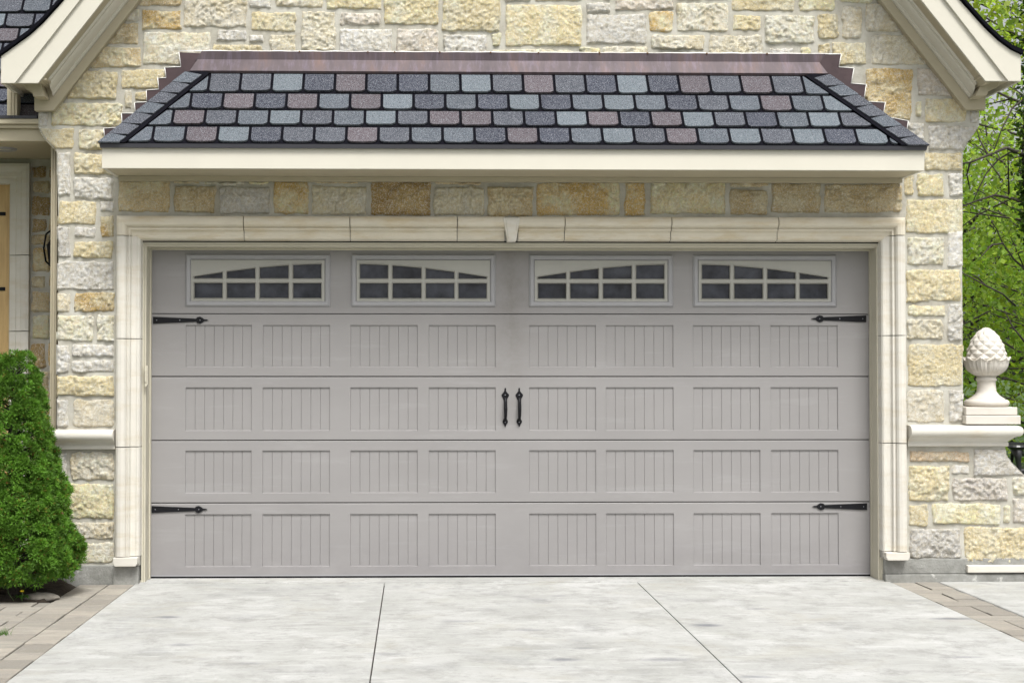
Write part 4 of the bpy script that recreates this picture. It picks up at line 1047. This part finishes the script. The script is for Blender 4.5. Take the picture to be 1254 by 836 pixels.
# ------------------------------------------------------------------ dwarf spruce
def spruce(cx, cy, H, Rb, n=5200):
    t = empty('dwarf_spruce', (cx, cy, 0)); tag(t, 'dense bright green conical dwarf spruce by the garage corner', 'shrub')
    b = MB(); b.tube([(cx, cy, -.02), (cx, cy, H*.5), (cx, cy, H*.9)], [.04, .03, .008], 8); b.build('trunk', 'bark', t)
    # clumps over the cone surface, sprigs on the clumps
    nc = 1800; V = []; C = []
    cl = []
    for i in range(nc):
        u = 1-math.sqrt(1-rng.rand()*.985); z = u*H*.97; th = rng.rand()*2*math.pi
        inner = i % 4 == 0
        rr = Rb*(1-min(1, (z+.03)/H))**.76*(.78 if z < .04 else .92 if z < .10 else 1.0)*(.82+.30*vn(np.array([th*2.6+9]), np.array([z*11.]), 4)[0])*(.96+.06*rng.rand())*(.8 if inner else 1); cr = (.022+.030*rng.rand())*(1-.2*u)
        cl.append((rr*math.cos(th), rr*math.sin(th), z+.115, cr, th, .6+.9*rng.rand()))
    N = 112000; ci = rng.randint(0, nc, N); cl = np.array(cl); c = cl[ci]
    d = rng.randn(N, 3); d[:, 2] += .6; d[:, 0] += .9*np.cos(c[:, 4]); d[:, 1] += .9*np.sin(c[:, 4]); d /= np.linalg.norm(d, axis=1)[:, None]
    base = np.stack([c[:, 0], c[:, 1], c[:, 2]], 1)+d*(c[:, 3]*(.55+.5*rng.rand(N)))[:, None]
    # each sprig: 4 needle blades
    allV = []; allC = []; g = c[:, 5]*(.75+.5*rng.rand(N))
    br = (rng.rand(N) < .035)*1.
    tipc = np.stack([.10*g+.08*br, .215*g-.08*br, .026*g], 1)
    for q in range(3):
        nd = d*1.1+rng.randn(N, 3)*.55; nd /= np.linalg.norm(nd, axis=1)[:, None]
        sd_ = np.cross(nd, rng.randn(N, 3)); sd_ /= np.linalg.norm(sd_, axis=1)[:, None]
        L = (.012+.010*rng.rand(N))[:, None]; w = .0026
        v = np.stack([base-sd_*w, base+sd_*w, base+nd*L+sd_*w*.4, base+nd*L-sd_*w*.4], 1)
        allV.append(v.reshape(-1, 3)); allC.append(np.repeat(tipc*(.85+.3*rng.rand(N, 1)), 4, axis=0))
    V = np.concatenate(allV); C = np.concatenate(allC)+0
    V += np.array([cx, cy, 0]); Fq = np.arange(len(V)).reshape(-1, 4)
    V[:, 2] = np.maximum(V[:, 2], .04)
    np_mesh('foliage', V, Fq, 'needle', t, C, smooth=False)
    # inner dark mass of twigs
    b = MB()
    for i in range(260):
        z = .04+H*.85*rng.rand(); th = rng.rand()*6.28; rr = Rb*(1-z/H)**.7*.76
        b.tube([(cx, cy, z-.02), (cx+rr*math.cos(th), cy+rr*math.sin(th), z+.05)], [.006, .0025], 4, cap=False)
    b.build('twigs', 'bark', t)
    V = []; 
    return t
SX = WX(15, -.52, 600); spruce(SX, -.50, WZ(410, -.5), .425)

# rock, dandelion
rx, ry = WX(48, -.66, 728), -.64
b = MB(); vs = []; fs = []
for j in range(9):
    for i in range(20):
        th = i/20*2*math.pi; ph = j/8*math.pi; k = 1+.25*(vn(np.array([th*2+3]), np.array([ph*2.]), 5)[0]-.5)
        vs.append((rx+.125*math.cos(th)*math.sin(ph)*k, ry+.055*math.sin(th)*math.sin(ph)*k, .012+.03*math.cos(ph)*k))
for j in range(8):
    for i in range(20): fs.append((j*20+i, j*20+(i+1) % 20, (j+1)*20+(i+1) % 20, (j+1)*20+i))
b.add(vs, fs); tag(b.build('garden_rock', 'rock', origin=(rx, ry, 0), smooth=True), 'flat grey rock edging the bed below the spruce', 'rock')
fx, fy = WX(27, -.70, 720), -.70; t = empty('dandelion', (fx, fy, 0)); tag(t, 'small dandelion with one yellow flower at the bed edge', 'weed')
b = MB(); zf = WZ(721.5, -.7); b.tube([(fx, fy, .0), (fx+.005, fy, zf*.6), (fx, fy, zf)], .0022, 6)
b.tube([(fx-.05, fy, 0), (fx-.085, fy, .05), (fx-.09, fy, .10)], .0018, 5); b.tube([(fx-.09, fy, .10), (fx-.085, fy, .11)], [.005, .002], 6)
b.build('stem', simple('weed_stem', (.10, .16, .05)), t)
b = MB(); b.lathe([(.001, zf+.009), (.007, zf+.008), (.013, zf+.002), (.010, zf-.003), (.001, zf-.004)], fx, fy, 14); b.build('flower', 'yellow', t, smooth=True)
b = MB()
for i in range(9):
    a = i*.7; L = .05+.03*rng.rand(); d = Vector((math.cos(a), math.sin(a), 0)); s_ = Vector((-d.y, d.x, 0))
    p = Vector((fx, fy, .012)); q = p+d*L*.55+Vector((0, 0, .022)); e_ = p+d*L+Vector((0, 0, .006)); b.col = (.07, .14+.04*rng.rand(), .03)
    b.add([p, q+s_*.009, e_, q-s_*.009], [(0, 1, 2, 3)])
b.build('leaves', 'leaf', t, colors=True)
# grass tuft in the paver joints
tx, ty = WX(2, -2.0, 773), None
V = []; 
b = MB()
def gp(px, py):
    d = ROT @ Vector(((px-PPX)/F, -(py-PPY)/F, -1)); t_ = -EYE/d.z; return CAM.x+d.x*t_, CAM.y+d.y*t_
tx, ty = gp(-1, 776)
for i in range(70):
    x = tx+rng.randn()*.035; y = ty+rng.randn()*.02; a = rng.rand()*6.28; L = .02+.025*rng.rand(); b.col = (.08, .16+.06*rng.rand(), .03)
    b.add([(x-.0015, y, -.01), (x+.0015, y, -.01), (x+math.cos(a)*L*.7, y+math.sin(a)*L*.7, L)], [(0, 1, 2)])
tag(b.build('grass_tuft', 'leaf', colors=True, origin=(tx, ty, 0)), 'small green grass tuft in a joint of the left pavers', 'weed')

# ------------------------------------------------------------------ patio chairs beyond the wall
def chair(cx, cy, label):
    t = empty('patio_chair', (cx, cy, -.07)); tag(t, label, 'chair', 'black patio chairs beyond the wall'); t.rotation_euler = (0, 0, -math.pi/2)
    b = MB(); b.box(cx-.26, cx+.26, cy-.26, cy+.26, .34, .40); b.build('seat', 'blackplastic', t, bevel=.02)
    b = MB()
    for i in range(6): x = cx-.22+i*.088; b.tube([(x, cy+.24, .38), (x, cy+.30, .62), (x, cy+.36, .92)], .010, 6)
    b.tube([(cx-.26, cy+.36, .92), (cx, cy+.37, .96), (cx+.26, cy+.36, .92)], .018, 8); b.build('backrest', 'blackplastic', t)
    for s in (-1, 1):
        x = cx+s*.29
        b = MB(); vs = []
        for i in range(16):
            a = i/16*2*math.pi; vs.append((x+.085*math.cos(a), cy-.22+.10*math.sin(a)))
        hull = [(p[0], p[1]) for p in vs]
        zt_ = .645
        n = 16
        lo = [(x+(p[0]-x)*.7, cy-.22+(p[1]-cy+.22)*.7, zt_-.045) for p in hull]; md = [(p[0], p[1], zt_-.018) for p in hull]; up = [(x+(p[0]-x)*.85, cy-.22+(p[1]-cy+.22)*.85, zt_) for p in hull]
        b.loft(lo, md, cap=False); b.loft(md, up, cap=False); b.add(up, [tuple(range(n))]); b.add(lo, [tuple(range(n-1, -1, -1))])
        b.box(x-.045, x+.045, cy-.22, cy+.30, zt_-.030, zt_-.002)
        b.build('armrest', 'blackplastic', t, smooth=False)
        b = MB(); b.tube([(x, cy-.22, zt_-.04), (x, cy-.21, zt_-.14), (x, cy-.20, .40), (x, cy-.24, -.07)], [.060, .032, .022, .018], 10); b.build('leg', 'blackplastic', t, smooth=True)
        b = MB(); b.tube([(x, cy+.28, zt_-.02), (x, cy+.30, .3), (x, cy+.36, -.07)], [.018, .018, .015], 8); b.build('leg', 'blackplastic', t, smooth=True)
for (px, py, lab) in ((1245.5, 546.5, 'nearer black patio chair peeking past the wall with rounded arm'), (1262, 531, 'farther black patio chair, set back behind the nearer chair')):
    d = ROT @ Vector(((px-PPX)/F, -(py-PPY)/F, -1)); t_ = (.63-EYE)/d.z; chair(CAM.x+d.x*t_+.22, CAM.y+d.y*t_+.29, lab)

# ------------------------------------------------------------------ trees
def leaves(cent, spread, n, size, base, var=.3, bright=1.0):
    """n leaf faces around weighted centres"""
    cent = np.array(cent); k = rng.randint(0, len(cent), n); p = cent[k, :3]+rng.randn(n, 3)*(cent[k, 3:4])*spread
    a = rng.randn(n, 3); a /= np.linalg.norm(a, axis=1)[:, None]
    nn = rng.randn(n, 3)*.8; nn[:, 2] += .8; bb = np.cross(a, nn); bb /= np.linalg.norm(bb, axis=1)[:, None]; s = (size*(.6+.8*rng.rand(n)))[:, None]
    V = np.stack([p-a*s*.5, p+bb*s*.28, p+a*s*.5, p-bb*s*.28], 1).reshape(-1, 3)
    g = (1-var+2*var*rng.rand(n))[:, None]; yel = rng.rand(n, 1)
    c = np.array(base)[None]*g*(1+np.array([[.5, .15, -.1]])*yel)*(.8+.4*cent[k, 4:5])
    return V, np.repeat(c, 4, axis=0)
def tree(name, label, x, y, H, CR, n, size, base, lowf=.25, trunk_r=.16, nb=26, group=None, clump=.32):
    t = empty(name, (x, y, -.075)); tag(t, label, 'tree', group)
    b = MB(); tp = [(x+.15*math.sin(i*1.3)*i/6, y+.12*math.cos(i*1.7)*i/6, -.1+H*.82*i/6) for i in range(7)]
    b.tube(tp, [trunk_r*(1-.13*i) for i in range(7)], 10); b.build('trunk', 'bark', t, smooth=True)
    b = MB(); cent = []
    for i in range(nb):
        f = lowf+(1-lowf)*(i+.5)/nb; z = H*f*.8; th = i*2.4+rng.rand()*.6; L = CR*(.55+.5*rng.rand())*math.sqrt(max(.12, 1-((f-.5)/.62)**2))
        p0 = Vector((x, y, z)); d = Vector((math.cos(th), math.sin(th), .25+.5*rng.rand()))
        p1 = p0+d*L*.5+Vector((rng.randn()*.15, rng.randn()*.15, 0)); p2 = p0+d*L+Vector((rng.randn()*.3, rng.randn()*.3, .1))
        b.tube([p0, p1, p2], [.032, .018, .006], 6, cap=False)
        for q in range(3):
            e = p1.lerp(p2, q/2)+Vector((rng.randn()*.6, rng.randn()*.6, rng.randn()*.35)); b.tube([p1.lerp(p2, q/3), e], [.014, .004], 4, cap=False)
            cent.append((*e, clump*(.7+.6*rng.rand())*CR/2.2, rng.rand()))
        cent.append((*p2, clump*CR/2.2, rng.rand()))
    b.build('branches', 'bark', t)
    V, C = leaves(cent, 1.0, n, size, base); 
    np_mesh('crown', V, np.arange(len(V)).reshape(-1, 4), 'leaf', t, C, smooth=False)
    return t
GB = (.19, .32, .055); GD = (.18, .32, .055); GL = (.25, .38, .07)
G = 'trees beyond the house on the right'
tree('broadleaf_tree', 'nearest leafy tree right of the house, low spreading crown', 8.6, 7.4, 4.0, 2.3, 17000, .075, GB, .08, .10, 40, G)
tree('broadleaf_tree', 'tall pale green tree with light crown above the right eave', 9.6, 9.8, 8.6, 2.8, 3600, .08, GL, .35, .16, 34, G, .30)
tree('broadleaf_tree', 'dark green bushy tree behind the pinecone finial', 8.0, 12.0, 4.6, 3.0, 19000, .09, GD, .05, .14, 44, G)
tree('broadleaf_tree', 'mid green tree standing behind the bushy dark tree', 10.0, 17.0, 6.0, 3.4, 11000, .11, GB, .1, .2, 44, G)
tree('broadleaf_tree', 'far pale green tree closing the view past the eave', 15.2, 22.0, 8.6, 4.4, 4500, .13, GL, .1, .25, 44, G)
tree('broadleaf_tree', 'far dark tree at the right edge of the view', 17.5, 24.0, 7.0, 4.0, 14000, .14, GD, .05, .25, 44, G)
# ivy clad tree with bare dark limbs reaching left
YT = 5.6
P3 = lambda px, py, dy=0: Vector((W(px, py, YT+dy)[0], YT+dy, W(px, py, YT+dy)[1]))
bt = P3(1270, 450); t = empty('ivy_clad_tree', (bt.x, YT, -.075)); tag(t, 'dark ivy covered trunk with bare crooked limbs reaching left', 'tree', G)
b = MB(); b.tube([(bt.x+.05, YT, -.1), P3(1270, 500), P3(1264, 300), P3(1260, 180), P3(1264, 60), P3(1270, -160)], [.11, .10, .08, .07, .06, .03], 10); b.build('trunk', 'bark', t, smooth=True)
LIM = [[(1256, 190), (1232, 181), (1210, 190), (1188, 199), (1172, 201)], [(1256, 190), (1238, 186), (1222, 196), (1208, 212), (1198, 232), (1192, 246)], [(1256, 250), (1240, 243), (1218, 239), (1196, 246), (1170, 256)],
       [(1240, 243), (1220, 252), (1196, 264), (1172, 282)], [(1256, 330), (1242, 318), (1228, 298), (1220, 280), (1208, 262)], [(1243, 374), (1228, 360), (1206, 349), (1190, 340), (1174, 332)],
       [(1206, 349), (1198, 340), (1190, 336)], [(1256, 52), (1240, 40), (1222, 36), (1205, 44)], [(1250, 60), (1230, 52), (1212, 58)], [(1210, 190), (1200, 172), (1196, 158)], [(1228, 298), (1214, 300), (1200, 316)],
       [(1256, 120), (1240, 132), (1226, 160), (1216, 188)], [(1256, 420), (1240, 400), (1230, 380)], [(1188, 199), (1184, 214), (1188, 232)]]
b = MB()
for i, L in enumerate(LIM):
    dy = (i % 5-2)*.25; pts = [P3(px, py, dy*min(1, k/2)) for k, (px, py) in enumerate(L)]; r0 = .020 if i in (0, 2) else .012
    b.tube(pts, [r0*(1-.6*k/(len(pts)-1)) for k in range(len(pts))], 6)
b.build('limbs', 'bark', t, smooth=True)
cent = [(*P3(1260+rng.randn()*2, y_), .06, rng.rand()) for y_ in range(150, 300, 6)]+[(*P3(1262, y_), .09, rng.rand()) for y_ in range(-100, 150, 10)]
V, C = leaves(cent, 1.0, 2200, .06, (.04, .09, .02)); np_mesh('ivy', V, np.arange(len(V)).reshape(-1, 4), 'leaf', t, C, smooth=False)
cent = []
for i in range(60):
    px = 1195+75*rng.rand(); py = -60+150*rng.rand(); cent.append((*P3(px, py, rng.randn()*.5), .10, rng.rand()))
V, C = leaves(cent, 1.0, 900, .085, GL); np_mesh('crown', V, np.arange(len(V)).reshape(-1, 4), 'leaf', t, C, smooth=False)
